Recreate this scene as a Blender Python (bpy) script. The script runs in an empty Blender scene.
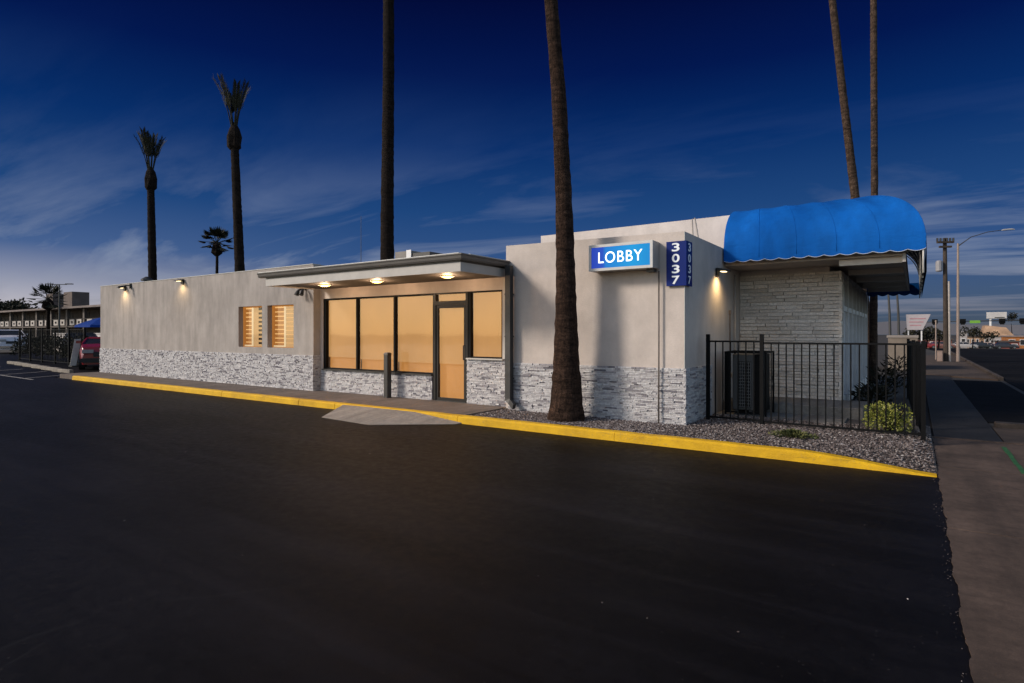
import bpy, bmesh, math, random
from math import sin, cos, pi, radians, sqrt, atan2
from mathutils import Vector, Matrix

random.seed(7)
scene = bpy.context.scene
COL = scene.collection

# ------------------------------------------------------------------ materials
def new_mat(name):
    m = bpy.data.materials.new(name); m.use_nodes = True
    nt = m.node_tree
    return m, nt, nt.nodes, nt.links, nt.nodes['Principled BSDF']

def coords(n, l, scale=(1, 1, 1), world=True):
    """world position so that neighbouring pieces continue the same pattern"""
    if world:
        g = n.new('ShaderNodeNewGeometry'); src = g.outputs['Position']
    else:
        t = n.new('ShaderNodeTexCoord'); src = t.outputs['Object']
    mp = n.new('ShaderNodeMapping'); mp.inputs['Scale'].default_value = scale
    l.new(src, mp.inputs['Vector'])
    return mp.outputs['Vector']

def noise(n, l, vec, scale, detail=6, rough=.6):
    t = n.new('ShaderNodeTexNoise'); t.inputs['Scale'].default_value = scale
    t.inputs['Detail'].default_value = detail; t.inputs['Roughness'].default_value = rough
    l.new(vec, t.inputs['Vector'])
    return t.outputs['Fac']

def ramp(n, l, fac, stops):
    r = n.new('ShaderNodeValToRGB')
    els = r.color_ramp.elements
    while len(els) < len(stops): els.new(.5)
    for e, (p, c) in zip(els, stops):
        e.position = p; e.color = (c[0], c[1], c[2], 1) if not isinstance(c, (int, float)) else (c, c, c, 1)
    l.new(fac, r.inputs['Fac'])
    return r.outputs['Color']

def mix(n, l, fac, a, b, mode='MIX'):
    x = n.new('ShaderNodeMix'); x.data_type = 'RGBA'; x.blend_type = mode
    for sock, v in ((x.inputs['Factor'], fac), (x.inputs['A'], a), (x.inputs['B'], b)):
        if hasattr(v, 'links'): l.new(v, sock)
        elif isinstance(v, (int, float)): sock.default_value = v
        else: sock.default_value = (v[0], v[1], v[2], 1)
    return x.outputs['Result']

def math_n(n, l, op, a, b=None):
    x = n.new('ShaderNodeMath'); x.operation = op
    for i, v in enumerate((a, b)):
        if v is None: continue
        if hasattr(v, 'links'): l.new(v, x.inputs[i])
        else: x.inputs[i].default_value = v
    return x.outputs[0]

def bump(n, l, p, h, strength=.3, dist=.02):
    b = n.new('ShaderNodeBump'); b.inputs['Strength'].default_value = strength
    b.inputs['Distance'].default_value = dist
    l.new(h, b.inputs['Height']); l.new(b.outputs['Normal'], p.inputs['Normal'])

def simple(name, col, rough=.6, var=.25, scale=6, metal=0, bmp=0, spec=.4, world=True):
    m, nt, n, l, p = new_mat(name)
    v = coords(n, l, world=world)
    f = noise(n, l, v, scale)
    lo = [c * (1 - var) for c in col]; hi = [min(1, c * (1 + var)) for c in col]
    l.new(ramp(n, l, f, [(.3, lo), (.7, hi)]), p.inputs['Base Color'])
    p.inputs['Roughness'].default_value = rough; p.inputs['Metallic'].default_value = metal
    p.inputs['Specular IOR Level'].default_value = spec
    if bmp: bump(n, l, p, noise(n, l, v, scale * 8), bmp, .01)
    return m

def emissive(name, col, strength, base=None):
    m, nt, n, l, p = new_mat(name)
    p.inputs['Base Color'].default_value = (*(base or col), 1)
    p.inputs['Emission Color'].default_value = (*col, 1)
    p.inputs['Emission Strength'].default_value = strength
    p.inputs['Roughness'].default_value = .5
    return m

M = {}

def stucco(name, col, streak):
    m, nt, n, l, p = new_mat(name)
    v = coords(n, l)
    vs = coords(n, l, (2.2, 2.2, .45))
    big = noise(n, l, v, .55, 5)
    st = noise(n, l, vs, 1.6, 7, .65)
    fine = noise(n, l, v, 38, 4, .7)
    c1 = ramp(n, l, big, [(.3, [c * .86 for c in col]), (.7, [c * 1.08 for c in col])])
    c2 = ramp(n, l, st, [(.32, 1 - streak), (.62, 1.0)])
    c = mix(n, l, 1.0, c1, c2, 'MULTIPLY')
    md = noise(n, l, coords(n, l, (1, 1, .8)), 2.6, 8, .7)
    c = mix(n, l, 1.0, c, ramp(n, l, md, [(.3, .86), (.7, 1.06)]), 'MULTIPLY')
    l.new(c, p.inputs['Base Color'])
    p.inputs['Roughness'].default_value = .88; p.inputs['Specular IOR Level'].default_value = .2
    bump(n, l, p, fine, .35, .012)
    return m
M['stucco_left'] = stucco('stucco_weathered', (.352, .312, .284), .26)
M['stucco'] = stucco('stucco_beige', (.51, .44, .395), .07)
M['stucco_upper'] = stucco('stucco_pale', (.56, .50, .465), .08)
M['trim'] = simple('painted_trim', (.42, .40, .37), .6, .08, 3)

def islands(name, stops, rough=.8, bmp=.5, hue=None, scale=30):
    m, nt, n, l, p = new_mat(name)
    g = n.new('ShaderNodeNewGeometry')
    c = ramp(n, l, g.outputs['Random Per Island'], stops)
    v = coords(n, l)
    f = noise(n, l, v, scale, 5, .7)
    c = mix(n, l, 1.0, c, ramp(n, l, f, [(.3, .68), (.7, 1.12)]), 'MULTIPLY')
    l.new(c, p.inputs['Base Color'])
    p.inputs['Roughness'].default_value = rough; p.inputs['Specular IOR Level'].default_value = .25
    bump(n, l, p, f, bmp, .02)
    return m
M['ledgestone'] = islands('ledgestone', [(0, (.13, .12, .14)), (.09, (.27, .25, .265)), (.24, (.41, .385, .395)), (.5, (.52, .495, .495)),
                                         (.8, (.60, .575, .57)), (1, (.48, .46, .465))], bmp=1.0, scale=24)
M['painted_stone'] = islands('painted_stone', [(0, (.58, .51, .44)), (.5, (.68, .60, .53)), (1, (.76, .69, .62))])
M['mortar'] = simple('mortar', (.28, .27, .26), .9, .2, 20)
M['gravel'] = islands('gravel', [(0, (.04, .03, .028)), (.3, (.095, .072, .066)), (.65, (.17, .135, .125)), (.9, (.25, .21, .195)), (1, (.42, .38, .36))], bmp=.2)
M['gravel_bed'] = simple('gravel_bed', (.07, .056, .05), .95, .6, 55, bmp=.8)

def asphalt(name, col, rough=.62, spec=.28, patchy=.5):
    m, nt, n, l, p = new_mat(name)
    v = coords(n, l)
    big = noise(n, l, v, .22, 6, .6)
    vs = coords(n, l, (.25, 1.6, 1))
    sw = noise(n, l, vs, .9, 6, .6)
    grit = noise(n, l, v, 170, 3, .8)
    mid = noise(n, l, v, 9, 6, .75)
    c = ramp(n, l, big, [(.3, [x * (1 - patchy) for x in col]), (.72, [x * (1 + patchy * 1.6) for x in col])])
    c = mix(n, l, 1.0, c, ramp(n, l, sw, [(.3, .6), (.7, 1.5)]), 'MULTIPLY')
    c = mix(n, l, 1.0, c, ramp(n, l, mid, [(.3, .7), (.75, 1.4)]), 'MULTIPLY')
    # long squeegee bands of the sealer and a few dusty scuffs
    ban = noise(n, l, coords(n, l, (.12, 2.6, 1)), 1.3, 5, .55)
    c = mix(n, l, ramp(n, l, ban, [(.52, 0.0), (.7, .35)]), c, (col[0] * 3, col[1] * 2.9, col[2] * 2.9))
    scf = noise(n, l, coords(n, l, (.5, 1.3, 1)), 1.9, 8, .78)
    c = mix(n, l, ramp(n, l, scf, [(.62, 0.0), (.75, .5)]), c, (.03, .027, .026))
    # pale grains of the aggregate that show through the sealer
    c = mix(n, l, ramp(n, l, grit, [(.64, 0.0), (.78, .30)]), c, (.075, .068, .064))
    # single pale stones and dust specks
    vp_ = n.new('ShaderNodeTexVoronoi'); vp_.inputs['Scale'].default_value = 30; l.new(v, vp_.inputs['Vector'])
    sep = n.new('ShaderNodeSeparateColor'); l.new(vp_.outputs['Color'], sep.inputs[0])
    dot = mix(n, l, 1.0, ramp(n, l, vp_.outputs['Distance'], [(.07, 1.0), (.15, 0.0)]), ramp(n, l, sep.outputs[0], [(.72, 0.0), (1.0, .8)]), 'MULTIPLY')
    c = mix(n, l, dot, c, (.065, .057, .054))
    # fine cracks
    vo = n.new('ShaderNodeTexVoronoi'); vo.feature = 'DISTANCE_TO_EDGE'; vo.inputs['Scale'].default_value = .35
    wv = mix(n, l, .12, v, noise_col(n, l, v, 1.7), 'ADD'); l.new(wv, vo.inputs['Vector'])
    cr = ramp(n, l, vo.outputs['Distance'], [(.0, .18), (.004, 0.0)])
    msk = ramp(n, l, noise(n, l, v, .3, 3), [(.5, 0.0), (.62, 1.0)])
    c = mix(n, l, mix(n, l, 1.0, cr, msk, 'MULTIPLY'), c, (.035, .034, .033))
    l.new(c, p.inputs['Base Color'])
    r = ramp(n, l, mid, [(.2, rough - .1), (.8, rough + .14)])
    l.new(r, p.inputs['Roughness']); p.inputs['Specular IOR Level'].default_value = spec
    bump(n, l, p, grit, .35, .006)
    return m
def noise_col(n, l, vec, scale):
    t = n.new('ShaderNodeTexNoise'); t.inputs['Scale'].default_value = scale; t.inputs['Detail'].default_value = 5
    l.new(vec, t.inputs['Vector']); return t.outputs['Color']
M['asphalt'] = asphalt('sealed_asphalt', (.0043, .0039, .0048), .5, .05, .6)
M['street'] = asphalt('street_asphalt', (.006, .0055, .0058), .8, .04)
M['land'] = simple('far_ground', (.028, .022, .018), .95, .3, .4)

def concrete(name, col, stain=.4, joints=None):
    m, nt, n, l, p = new_mat(name)
    v = coords(n, l)
    a = noise(n, l, v, 1.3, 7, .68); b = noise(n, l, v, 14, 5, .7); g = noise(n, l, v, 120, 3, .7)
    vs = coords(n, l, (3.0, .35, 1)); s = noise(n, l, vs, 1.5, 6)
    c = ramp(n, l, a, [(.3, [x * (1 - stain) for x in col]), (.7, [x * (1 + stain * .7) for x in col])])
    c = mix(n, l, 1.0, c, ramp(n, l, b, [(.3, .75), (.7, 1.15)]), 'MULTIPLY')
    c = mix(n, l, 1.0, c, ramp(n, l, s, [(.3, .7), (.7, 1.15)]), 'MULTIPLY')
    c = mix(n, l, 1.0, c, ramp(n, l, g, [(.25, .7), (.7, 1.12)]), 'MULTIPLY')
    sp = ramp(n, l, noise(n, l, v, 4.2, 4), [(.66, 0.0), (.74, .65)])
    c = mix(n, l, sp, c, [x * .35 for x in col])
    l.new(c, p.inputs['Base Color'])
    p.inputs['Roughness'].default_value = .85; p.inputs['Specular IOR Level'].default_value = .25
    bump(n, l, p, g, .35, .006)
    return m
M['apron'] = concrete('driveway_concrete', (.082, .055, .042), .5)
M['walk'] = concrete('walkway_concrete', (.15, .118, .10), .25)
M['pavement'] = concrete('shaded_pavement', (.024, .022, .0235), .3)  # near-black tone carries the shade lying over these slabs
M['ramp'] = concrete('ramp_concrete', (.27, .235, .205), .2)
M['plinth'] = concrete('plinth_concrete', (.20, .18, .16), .2)
M['kerbstone'] = concrete('bare_kerb', (.25, .215, .18), .2)

def kerb_yellow():
    m, nt, n, l, p = new_mat('kerb_yellow')
    v = coords(n, l)
    a = noise(n, l, v, 2.3, 7, .7); b = noise(n, l, v, 24, 6, .78); sc = noise(n, l, coords(n, l, (.9, 6, 12)), 2.2, 6, .7)
    c = ramp(n, l, a, [(.3, (.44, .24, .005)), (.7, (.68, .39, .007))])
    wear = mix(n, l, 1.0, ramp(n, l, b, [(.55, 0.0), (.66, 1.0)]), ramp(n, l, noise(n, l, v, .9, 4), [(.45, .12), (.62, 1.0)]), 'MULTIPLY')
    c = mix(n, l, wear, c, (.20, .15, .08))
    c = mix(n, l, ramp(n, l, sc, [(.60, 0.0), (.74, .75)]), c, (.10, .065, .015))
    l.new(c, p.inputs['Base Color']); p.inputs['Roughness'].default_value = .6; p.inputs['Specular IOR Level'].default_value = .25
    bump(n, l, p, b, .6, .012)
    return m
M['yellow'] = kerb_yellow()
M['dark_metal'] = simple('dark_grey_metal', (.045, .043, .042), .45, .15, 8, metal=.3)
M['frame'] = simple('black_frame', (.003, .003, .0035), .5, .2, 8, spec=.12)
M['fence'] = simple('black_fence', (.003, .003, .0035), .6, .3, 12, spec=.12)
M['bronze'] = simple('bronze_frame', (.016, .015, .0145), .45, .15, 8, spec=.25)
M['gutter'] = simple('grey_gutter', (.11, .10, .092), .45, .1, 4)
M['fascia'] = simple('grey_fascia', (.40, .37, .34), .6, .08, 4)
M['drip'] = simple('drip_edge', (.62, .60, .57), .35, .06, 4)
M['soffit'] = simple('soffit', (.075, .063, .054), .7, .1, 4)
M['roofing'] = simple('roofing', (.4, .38, .36), .9, .2, 2)
M['white'] = simple('white_paint', (.62, .60, .59), .5, .08, 5)
M['offwhite'] = simple('panel_white', (.50, .48, .50), .55, .1, 3)
M['wood'] = None
M['conduit'] = simple('conduit_paint', (.33, .29, .26), .5, .15, 8)
M['conduit_dark'] = simple('conduit_dark', (.09, .07, .06), .5, .2, 8)
M['lampdark'] = simple('lamp_housing', (.02, .019, .018), .4, .2, 10, metal=.3)

def canvas(name, col):
    m, nt, n, l, p = new_mat(name)
    v = coords(n, l)
    a = noise(n, l, v, 1.1, 5); w = noise(n, l, v, 200, 2)
    c = ramp(n, l, a, [(.3, [x * .85 for x in col]), (.7, [x * 1.1 for x in col])])
    l.new(c, p.inputs['Base Color']); p.inputs['Roughness'].default_value = .8
    p.inputs['Specular IOR Level'].default_value = .12
    wr = noise(n, l, coords(n, l, (1.2, 2, 3)), 2.2, 6, .6)
    c = mix(n, l, 1.0, c, ramp(n, l, noise(n, l, coords(n, l, (2.5, 2.5, .5)), 2.0, 6), [(.3, .82), (.7, 1.1)]), 'MULTIPLY')
    l.new(c, p.inputs['Base Color'])
    bump(n, l, p, mix(n, l, .15, wr, w), .5, .05)
    return m
M['awning'] = canvas('blue_canvas', (.0015, .092, .37))
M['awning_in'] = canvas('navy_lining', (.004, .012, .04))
M['piping'] = simple('white_piping', (.5, .53, .6), .5, .05, 5)
M['umbrella'] = canvas('umbrella_canvas', (.004, .035, .20))

def glass():
    m, nt, n, l, p = new_mat('window_glass')
    out = [x for x in n if x.type == 'OUTPUT_MATERIAL'][0]
    tr = n.new('ShaderNodeBsdfTransparent'); gl = n.new('ShaderNodeBsdfGlossy'); gl.inputs['Roughness'].default_value = .04
    fr = n.new('ShaderNodeFresnel'); fr.inputs['IOR'].default_value = 1.5
    wob = noise(n, l, coords(n, l), .8, 2)
    b = n.new('ShaderNodeBump'); b.inputs['Strength'].default_value = .05; b.inputs['Distance'].default_value = .05
    l.new(wob, b.inputs['Height']); l.new(b.outputs['Normal'], gl.inputs['Normal'])
    gm_ = n.new('ShaderNodeNewGeometry'); ff = math_n(n, l, 'MULTIPLY', fr.outputs[0], math_n(n, l, 'SUBTRACT', 1.0, gm_.outputs['Backfacing']))
    mx = n.new('ShaderNodeMixShader'); l.new(ff, mx.inputs[0]); l.new(tr.outputs[0], mx.inputs[1]); l.new(gl.outputs[0], mx.inputs[2])
    tr.inputs['Color'].default_value = (.97, .95, .92, 1)
    l.new(mx.outputs[0], out.inputs['Surface'])
    n.remove(p)
    return m
M['glass'] = glass()
M['darkglass'] = simple('dark_glass', (.02, .022, .025), .08, .1, 2, spec=.6)

def shade(name, col, strength, scale=(1, 1, 1)):
    """a roller shade or room wall lit from inside"""
    m, nt, n, l, p = new_mat(name)
    v = coords(n, l, scale)
    f = noise(n, l, v, .7, 4); g = noise(n, l, coords(n, l, (60, 60, 3)), 1, 3)
    c = ramp(n, l, f, [(.3, [x * .86 for x in col]), (.7, [x * 1.06 for x in col])])
    c = mix(n, l, 1.0, c, ramp(n, l, g, [(.3, .95), (.7, 1.03)]), 'MULTIPLY')
    p.inputs['Base Color'].default_value = (.10, .06, .025, 1)
    l.new(c, p.inputs['Emission Color']); p.inputs['Emission Strength'].default_value = strength
    p.inputs['Roughness'].default_value = .8
    return m
M['shade'] = shade('lit_roller_shade', (.53, .275, .095), .82)
M['shade_low'] = shade('lit_room', (.52, .225, .055), .84)
M['shutter'] = shade('lit_wood_shutter', (.52, .19, .035), .62)
M['shutter_pale'] = shade('lit_pale_shutter', (.80, .48, .20), .55)
M['shutter_gap'] = shade('lit_gap', (1.0, .58, .22), .8)
M['shutter_edge'] = shade('lit_stile', (1.0, .80, .5), .7)

def signface():
    m, nt, n, l, p = new_mat('backlit_blue')
    v = coords(n, l, world=False)
    s = n.new('ShaderNodeSeparateXYZ'); l.new(v, s.inputs[0])
    f = math_n(n, l, 'ADD', math_n(n, l, 'MULTIPLY', s.outputs['X'], .9), .5)
    c = ramp(n, l, f, [(0, (.008, .04, .45)), (.22, (.008, .07, .55)), (.27, (.003, .20, .66)), (.7, (.002, .34, .76)), (1, (.002, .26, .66))])
    p.inputs['Base Color'].default_value = (.001, .008, .02, 1); p.inputs['Specular IOR Level'].default_value = .15
    l.new(c, p.inputs['Emission Color']); p.inputs['Emission Strength'].default_value = .78
    p.inputs['Roughness'].default_value = .25
    return m
M['signface'] = signface()
M['signletter'] = emissive('backlit_white', (.85, .95, 1.0), .92)
M['plate'] = simple('number_plate', (.004, .016, .13), .5, .08, 5, spec=.12)
M['platewhite'] = simple('plate_white', (.75, .77, .8), .45, .05, 5)
M['lamp'] = emissive('warm_lamp', (1.0, .68, .22), 1.9)
M['lamp_small'] = emissive('warm_small_lamp', (1.0, .76, .40), 3.5)

def bark(name, c0, c1):
    m, nt, n, l, p = new_mat(name)
    v = coords(n, l, (9, 9, 1.2)); w = coords(n, l, (2, 2, 9))
    a = noise(n, l, v, 2.4, 8, .75); b = noise(n, l, w, 1.7, 6, .7); g = noise(n, l, coords(n, l), 30, 5, .8)
    c = ramp(n, l, a, [(.32, c0), (.68, c1)])
    c = mix(n, l, 1.0, c, ramp(n, l, b, [(.35, .4), (.65, 1.4)]), 'MULTIPLY')
    c = mix(n, l, 1.0, c, ramp(n, l, g, [(.35, .4), (.65, 1.5)]), 'MULTIPLY')
    l.new(c, p.inputs['Base Color']); p.inputs['Roughness'].default_value = .95
    p.inputs['Specular IOR Level'].default_value = .1
    bump(n, l, p, mix(n, l, .5, mix(n, l, .5, a, b), g), 1.0, .05)
    return m
M['bark'] = bark('palm_bark', (.014, .0085, .0062), (.062, .035, .024))
M['bark_dark'] = bark('dark_palm_bark', (.006, .0045, .004), (.024, .016, .012))
M['bark_warm'] = bark('warm_palm_bark', (.03, .020, .015), (.10, .065, .046))
M['frond'] = islands('frond_leaf', [(0, (.010, .011, .006)), (1, (.03, .028, .014))], bmp=.1)
M['leaf'] = islands('shrub_leaf', [(0, (.05, .07, .012)), (.5, (.20, .22, .035)), (.85, (.42, .40, .08)), (1, (.62, .58, .25))], bmp=.1)
M['leaf_low'] = islands('ground_leaf', [(0, (.03, .04, .012)), (.6, (.085, .095, .03)), (1, (.17, .16, .06))], bmp=.1)
M['hedge'] = islands('hedge_leaf', [(0, (.007, .008, .005)), (.7, (.02, .02, .011)), (1, (.045, .04, .02))], bmp=.1)

# ------------------------------------------------------------------ mesh builder
class MB:
    def __init__(self): self.v = []; self.f = []
    def quadbox(self, pts):
        b = len(self.v); self.v += [tuple(p) for p in pts]
        self.f += [tuple(b + i for i in q) for q in ((0, 3, 2, 1), (4, 5, 6, 7), (0, 1, 5, 4), (1, 2, 6, 5), (2, 3, 7, 6), (3, 0, 4, 7))]
        return self
    def box(self, x0, x1, y0, y1, z0, z1):
        return self.quadbox([(x0, y0, z0), (x1, y0, z0), (x1, y1, z0), (x0, y1, z0), (x0, y0, z1), (x1, y0, z1), (x1, y1, z1), (x0, y1, z1)])
    def obox(self, c, ax, ay, az):
        c, ax, ay, az = map(Vector, (c, ax, ay, az))
        return self.quadbox([c - ax - ay - az, c + ax - ay - az, c + ax + ay - az, c - ax + ay - az,
                             c - ax - ay + az, c + ax - ay + az, c + ax + ay + az, c - ax + ay + az])
    def tube(self, pts, rad, seg=10, caps=True, jit=0):
        pts = [Vector(p) for p in pts]
        if not hasattr(rad, '__len__'): rad = [rad] * len(pts)
        b = len(self.v); ref = None
        for i, p in enumerate(pts):
            t = (pts[min(i + 1, len(pts) - 1)] - pts[max(i - 1, 0)]).normalized()
            if ref is None:
                ref = Vector((1, 0, 0)) if abs(t.x) < .8 else Vector((0, 1, 0))
            u = (ref - t * ref.dot(t)).normalized(); w = t.cross(u); ref = u
            for k in range(seg):
                a = 2 * pi * k / seg; r = rad[i] * (1 + random.uniform(-jit, jit))
                self.v.append(tuple(p + (u * cos(a) + w * sin(a)) * r))
        for i in range(len(pts) - 1):
            for k in range(seg):
                k2 = (k + 1) % seg
                self.f.append((b + i * seg + k, b + i * seg + k2, b + (i + 1) * seg + k2, b + (i + 1) * seg + k))
        if caps:
            self.f.append(tuple(b + k for k in reversed(range(seg))))
            self.f.append(tuple(b + (len(pts) - 1) * seg + k for k in range(seg)))
        return self
    def cyl(self, c, r, h, seg=20, axis=(0, 0, 1)):
        c = Vector(c); a = Vector(axis).normalized()
        return self.tube([c, c + a * h], r, seg)
    def prism(self, poly, z0, z1):
        b = len(self.v); n = len(poly)
        self.v += [(x, y, z0) for x, y in poly] + [(x, y, z1) for x, y in poly]
        self.f.append(tuple(b + i for i in reversed(range(n)))); self.f.append(tuple(b + n + i for i in range(n)))
        for i in range(n):
            j = (i + 1) % n; self.f.append((b + i, b + j, b + n + j, b + n + i))
        return self
    def quad(self, *pts):
        b = len(self.v); self.v += [tuple(p) for p in pts]; self.f.append(tuple(range(b, b + len(pts)))); return self
    def grid(self, rows):
        b = len(self.v); m = len(rows[0])
        for r in rows: self.v += [tuple(p) for p in r]
        for i in range(len(rows) - 1):
            for j in range(m - 1):
                self.f.append((b + i * m + j, b + i * m + j + 1, b + (i + 1) * m + j + 1, b + (i + 1) * m + j))
        return self

def base_of(parent):
    o = Vector((0, 0, 0))
    while parent is not None:
        o += parent.location; parent = parent.parent
    return o

def build(name, mb, m, parent=None, loc=None, smooth=False, bevel=0, local=False, mats=None):
    me = bpy.data.meshes.new(name)
    off = Vector(loc) if (loc is not None and parent is None) else base_of(parent)
    if local: off = Vector((0, 0, 0))
    me.from_pydata([tuple(Vector(p) - off) for p in mb.v], [], mb.f); me.update()
    o = bpy.data.objects.new(name, me); COL.objects.link(o)
    me.materials.append(m)
    if parent is not None: o.parent = parent
    elif loc is not None: o.location = loc
    if smooth:
        for p in me.polygons: p.use_smooth = True
    if bevel:
        b = o.modifiers.new('bevel', 'BEVEL'); b.width = bevel; b.segments = 2; b.limit_method = 'ANGLE'; b.angle_limit = radians(40)
    return o

def tag(o, label=None, cat=None, group=None, kind=None):
    if label: o['label'] = label
    if cat: o['category'] = cat
    if group: o['group'] = group
    if kind: o['kind'] = kind
    return o

def thing(name, label, cat, loc, group=None, rz=0):
    o = bpy.data.objects.new(name, None); COL.objects.link(o)
    o.location = loc; o.rotation_euler.z = rz; o.empty_display_size = .2
    return tag(o, label, cat, group)

def struct(name, mb, m, **k):
    return tag(build(name, mb, m, **k), kind='structure')

def text_mb(txt, size, thick, embolden=.0, spacing=1.0):
    cu = bpy.data.curves.new('lettering', 'FONT'); cu.body = txt; cu.size = size; cu.extrude = thick
    cu.offset = embolden; cu.align_x = 'CENTER'; cu.align_y = 'CENTER'; cu.space_character = spacing; cu.resolution_u = 6
    ob = bpy.data.objects.new('lettering', cu); COL.objects.link(ob)
    dg = bpy.context.evaluated_depsgraph_get(); dg.update()
    me = bpy.data.meshes.new_from_object(ob.evaluated_get(dg))
    mb = MB(); mb.v = [tuple(v.co) for v in me.vertices]; mb.f = [tuple(p.vertices) for p in me.polygons]
    bpy.data.objects.remove(ob); bpy.data.curves.remove(cu); bpy.data.meshes.remove(me)
    xs = [v[0] for v in mb.v]; ys = [v[1] for v in mb.v]
    cx, cy = (min(xs) + max(xs)) / 2, (min(ys) + max(ys)) / 2
    mb.v = [(x - cx, y - cy, z) for x, y, z in mb.v]
    return mb, max(xs) - min(xs), max(ys) - min(ys)

def xf(mb, mat):
    mb.v = [tuple(mat @ Vector(p)) for p in mb.v]; return mb

def veneer(mb, u0, u1, z0, z1, face, hrange, lrange, drange, gap=.004):
    """stacked stones; face(u, d, z) gives the point a depth d in front of the wall"""
    z = z0
    while z < z1 - .012:
        h = min(random.uniform(*hrange), z1 - z)
        if z1 - z - h < .02: h = z1 - z
        u = u0 - random.uniform(0, lrange[0])
        while u < u1:
            L = random.uniform(*lrange) * random.choice((1, 1, .6))
            a, b = max(u, u0), min(u + L - gap, u1)
            if b - a > .015:
                d = random.uniform(*drange); t = random.uniform(-.006, .006)
                p = [face(a, -.01, z), face(b, -.01, z), face(b, d + t, z), face(a, d - t, z)]
                zt = z + h - gap
                q = [face(a, -.01, zt), face(b, -.01, zt), face(b, d + t, zt), face(a, d - t, zt)]
                mb.quadbox(p + q)
            u += L
        z += h

Z0 = .13          # level of the walkway and the planted bed above the parking lot

# ------------------------------------------------------------------ ground
g = MB(); ys_ = [-300, 50, 231.9, 1500]; zs_ = [-.016, -.016, -3.016, -3.016]
g.grid([[(-900, y, z) for y, z in zip(ys_, zs_)], [(900, y, z) for y, z in zip(ys_, zs_)]])
g.f = [q[::-1] for q in g.f]
struct('ground', g, M['land'])
lot = MB().box(-60, .26, -40, 7.93, -.3, 0); lot.box(-60, -25.2, 7.93, 60, -.3, 0)
struct('parking_lot', lot, M['asphalt'])
# driveway apron of concrete with a ragged edge over the asphalt and open joints
def ragged(y0, y1, x, n):
    return [(x + random.uniform(-.005, .005) + .006 * sin(i * .31) + .004 * sin(i * .83), y0 + (y1 - y0) * i / n) for i in range(n + 1)]
edge = ragged(-6, 10.86, .215, 400)
def panel(xa, xb, ya, yb, z):
    return MB().box(xa, xb, ya, yb, -.3, z)
ap = MB()
cuts = [-6, .55, 3.2, 5.9, 8.55, 10.86]
for a, b in zip(cuts[:-1], cuts[1:]):
    left = [(x, y) for x, y in edge if a + .012 <= y <= b - .012]
    poly = [(left[0][0], a + .009)] + left + [(left[-1][0], b - .009), (2.3, b - .009), (2.3, a + .009)]
    ap.prism(list(reversed(poly)), -.3, .008)
struct('driveway_apron', ap, M['apron'])
jn = MB().box(.24, 2.3, -6, 10.86, -.3, .001); struct('joint_bed', jn, M['kerbstone'])
# pavement along the street, shade painted into its colour, then a bare verge, then the street
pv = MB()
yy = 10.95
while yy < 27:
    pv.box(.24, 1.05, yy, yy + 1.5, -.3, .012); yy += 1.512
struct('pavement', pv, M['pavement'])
edge_k = MB().box(.0, 1.3, 10.87, 10.94, -.3, .016); struct('pavement_edging', edge_k, M['apron'])
struct('side_driveway', MB().box(1.06, 2.3, 13.35, 24.6, -.3, .006), M['street'])
struct('dirt_verge', MB().prism([(.3, 27.1), (2.3, 25.3), (2.3, 50), (.3, 50)], -.3, .03).box(1.07, 2.3, 10.95, 12.6, -.3, .004), simple('dirt', (.05, .031, .021), .95, .4, 2.5, bmp=.5))
def zg(y): return -min(3.0, max(0, (y - 50) * .0165))      # the land dips gently down the street
st_ = MB().box(2.46, 22, -60, 50, -.3, -.006)
st_.quadbox([(2.46, 50, -.3), (22, 50, -.3), (60, 160, zg(160) - .3), (1.5, 160, zg(160) - .3), (2.46, 50, -.006), (22, 50, -.006), (60, 160, zg(160) - .006), (1.5, 160, zg(160) - .006)])
struct('street', st_, M['street'])
sk = MB()
for y in range(0, 20):
    sk.box(2.31, 2.45, 25.4 + y * 2.0, 25.4 + y * 2.0 + 1.985, -.3, .11)
sk.box(1.12, 1.75, 12.75, 12.98, -.3, .07)
struct('street_kerb', sk, concrete('worn_kerb', (.07, .052, .042), .35), bevel=.02)
# green survey mark sprayed on the apron
gm = MB(); 
for i in range(7):
    y = 8.62 + i * .27; gm.box(.985 + .004 * sin(i * 2.1), 1.035 + .006 * cos(i * 1.3), y, y + .262, .006, .0105)
struct('painted_mark', gm, simple('green_paint', (.014, .075, .02), .7, .45, 14))

# yellow kerb, in pieces, dropping to nothing at its right end
ky = MB(); xk = -23.5
def kz(x): return Z0 if x < -1.05 else max(.012, Z0 * (1 - ((x + 1.05) / 1.27) ** 1.15))
kerb_cuts = [-23.5, -20.4, -17.3, -14.2, -11.1, -9.9, -6.6, -3.62, -.9, -.45, .0, .2]
kb = thing('kerb', 'yellow painted kerb along the walkway and gravel bed', 'kerb', (-10, 8, 0)); kb['kind'] = 'structure'
ks = MB()
for a, b in zip(kerb_cuts[:-1], kerb_cuts[1:]):
    g_ = .006 if b < -1 else 0
    za, zb = kz(a), kz(b)
    n = max(2, int((b - a) / .25))
    prev = None
    rows = [[], [], [], [], []]
    for i in range(n + 1):
        x = a + g_ + (b - a - 2 * g_) * i / n; z = kz(x) + random.uniform(-.003, .003)
        dy = random.uniform(-.004, .004)
        rows[0].append((x, 7.90 + dy, -.1)); rows[1].append((x, 7.915 + dy, max(.004, z - .025))); rows[2].append((x, 7.94 + dy, z))
        rows[3].append((x, 8.075, z)); rows[4].append((x, 8.075, -.1))
    ks.grid(rows[::-1])
    for idx in (0, -1):
        ks.quad(*[r[idx] for r in rows])
build('kerb_stone', ks, M['yellow'], kb)
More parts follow.
